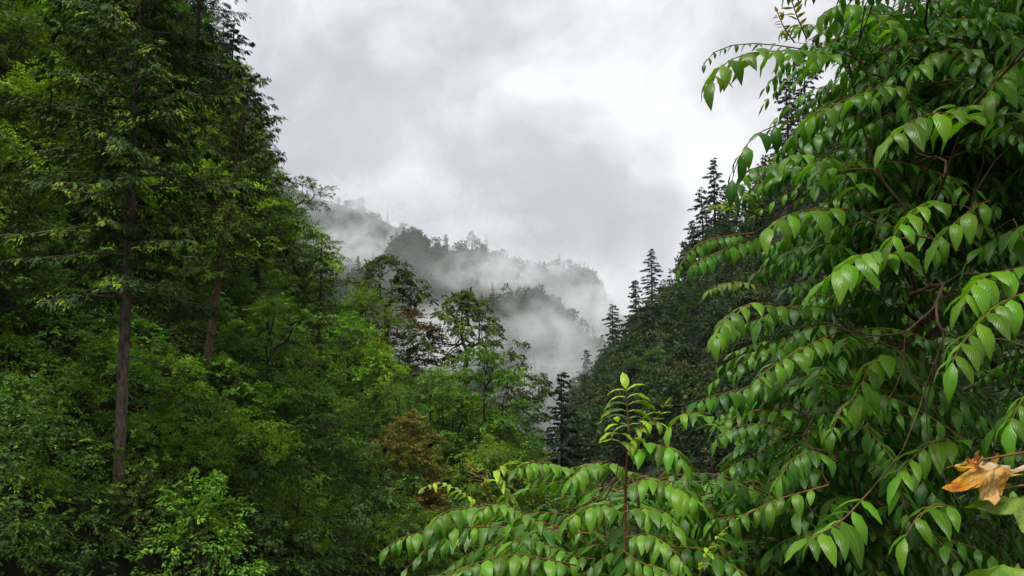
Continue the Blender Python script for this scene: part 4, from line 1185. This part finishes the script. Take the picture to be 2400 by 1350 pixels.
def dead_log():
    p0, p1 = hit(LEFT, 520, 735), hit(LEFT, 592, 668)
    root = bpy.data.objects.new('dead_log', None); COL.objects.link(root); root.location = p0
    tag(root, 'pale dead branch lying behind the leaning red-brown trunk', 'dead wood')
    B = np.array(p0); rng = np.random.default_rng(8)
    d = np.array(p1) - B; d = d / np.linalg.norm(d)
    a = np.array([0, -1.6, 1.6]); L = 4.2
    b = Buf(); t = np.linspace(0, 1, 8)[:, None]
    pts = a + d * L * (t - .1) + rng.normal(0, .06, (8, 3))
    b.tube(pts, np.linspace(.14, .03, 8), 7); link('log', b.mesh('log', M['deadwood'], True), root)
    for k in range(5):
        s0 = pts[2 + k]; dd = nrm(d * .8 + rng.normal(0, .5, 3)); t2 = np.linspace(0, 1, 5)[:, None]
        b = Buf(); b.tube(s0 + dd * t2 * rng.uniform(.8, 1.5) + rng.normal(0, .03, (5, 3)), np.linspace(.04, .01, 5), 5)
        link('dead_twig', b.mesh('dead_twig', M['deadwood'], True), root)
dead_log()

# ------------------------------------------------------------------ air
def haze_box():
    v = [(x, y, z) for x in (-1480, 1480) for y in (-1420, 1540) for z in (-120, 330)]
    me = bpy.data.meshes.new('haze')
    me.from_pydata(v, [], [(0, 1, 3, 2), (4, 6, 7, 5), (0, 4, 5, 1), (2, 3, 7, 6), (0, 2, 6, 4), (1, 5, 7, 3)])
    m = bpy.data.materials.new('haze'); m.use_nodes = True; nt = m.node_tree; nt.nodes.clear()
    out = nt.nodes.new('ShaderNodeOutputMaterial'); pv = nt.nodes.new('ShaderNodeVolumePrincipled')
    pv.inputs['Color'].default_value = (.93, .95, .97, 1); pv.inputs['Density'].default_value = .00006
    nt.links.new(pv.outputs[0], out.inputs['Volume'])
    me.materials.append(m)
    o = link('haze', me); tag(o, 'thin damp haze filling the valley air', 'haze', None, 'stuff')
haze_box()

def mist_bank(name, u, v, Y, size, dens, seed, label, thr=.42, scale=2.2):
    """an ellipsoid of drifting mist, thinning towards its edge"""
    import bmesh
    bm = bmesh.new(); bmesh.ops.create_icosphere(bm, subdivisions=3, radius=1.0)
    me = bpy.data.meshes.new(name); bm.to_mesh(me); bm.free()
    m = bpy.data.materials.new(name); m.use_nodes = True; nt = m.node_tree; nt.nodes.clear()
    N, L = nt.nodes.new, nt.links.new
    out = N('ShaderNodeOutputMaterial'); pv = N('ShaderNodeVolumePrincipled')
    pv.inputs['Color'].default_value = (.86, .88, .89, 1)
    tc = N('ShaderNodeTexCoord')
    ln = N('ShaderNodeVectorMath'); ln.operation = 'LENGTH'; L(tc.outputs['Object'], ln.inputs[0])
    fo = N('ShaderNodeMapRange'); fo.interpolation_type = 'SMOOTHSTEP'
    fo.inputs['From Min'].default_value = 1.0; fo.inputs['From Max'].default_value = .15
    L(ln.outputs['Value'], fo.inputs['Value'])
    mp = N('ShaderNodeMapping'); mp.inputs['Location'].default_value = (seed * 3.1, seed * 1.7, seed * .9)
    mp.inputs['Scale'].default_value = [c / 45 for c in size]
    L(tc.outputs['Object'], mp.inputs[0])
    no = N('ShaderNodeTexNoise'); no.inputs['Scale'].default_value = scale; no.inputs['Detail'].default_value = 6
    no.inputs['Roughness'].default_value = .6; no.inputs['Distortion'].default_value = .8
    L(mp.outputs[0], no.inputs['Vector'])
    nm = N('ShaderNodeMapRange'); nm.inputs['From Min'].default_value = thr; nm.inputs['From Max'].default_value = thr + .28
    L(no.outputs['Fac'], nm.inputs['Value'])
    mu = N('ShaderNodeMath'); mu.operation = 'MULTIPLY'; L(fo.outputs[0], mu.inputs[0]); L(nm.outputs[0], mu.inputs[1])
    md = N('ShaderNodeMath'); md.operation = 'MULTIPLY'; L(mu.outputs[0], md.inputs[0]); md.inputs[1].default_value = dens
    L(md.outputs[0], pv.inputs['Density']); L(pv.outputs[0], out.inputs['Volume'])
    me.materials.append(m)
    o = link(name, me); o.location = PX(u, v, Y); o.scale = size
    tag(o, label, 'mist', None, 'stuff')
mist_bank('mist', 1200, 640, 600, (70, 50, 24), 0.098, 1, 'white mist drifting across the middle of the misty hill', .45, 3.2)
mist_bank('mist', 1285, 830, 370, (34, 40, 46), 0.070, 2, 'white mist rising in the valley before the lower ridge', .42, 2.6)
mist_bank('mist', 1420, 730, 520, (45, 60, 34), 0.084, 3, 'white mist at the right end of the misty hill', .42, 3.0)
mist_bank('mist', 830, 580, 760, (90, 70, 30), 0.042, 4, 'pale mist left of the misty hill', .42, 3.0)
mist_bank('mist', 1050, 810, 330, (32, 40, 22), 0.084, 5, 'white mist behind the open airy tree', .42, 2.6)
mist_bank('mist', 930, 470, 860, (150, 60, 36), 0.049, 6, 'cloud swallowing the farthest slope', .40, 3.0)
mist_bank('mist', 1330, 940, 210, (24, 40, 17), 0.070, 7, 'thin mist lying between the two slopes', .40, 2.4)
mist_bank('mist', 1120, 620, 575, (150, 55, 50), .006, 9, 'thin veil of mist over the whole misty hill', .35, 2.0)
mist_bank('mist', 1150, 540, 690, (60, 50, 18), 0.056, 8, 'wisp of mist caught on the crest of the misty hill', .42, 3.0)
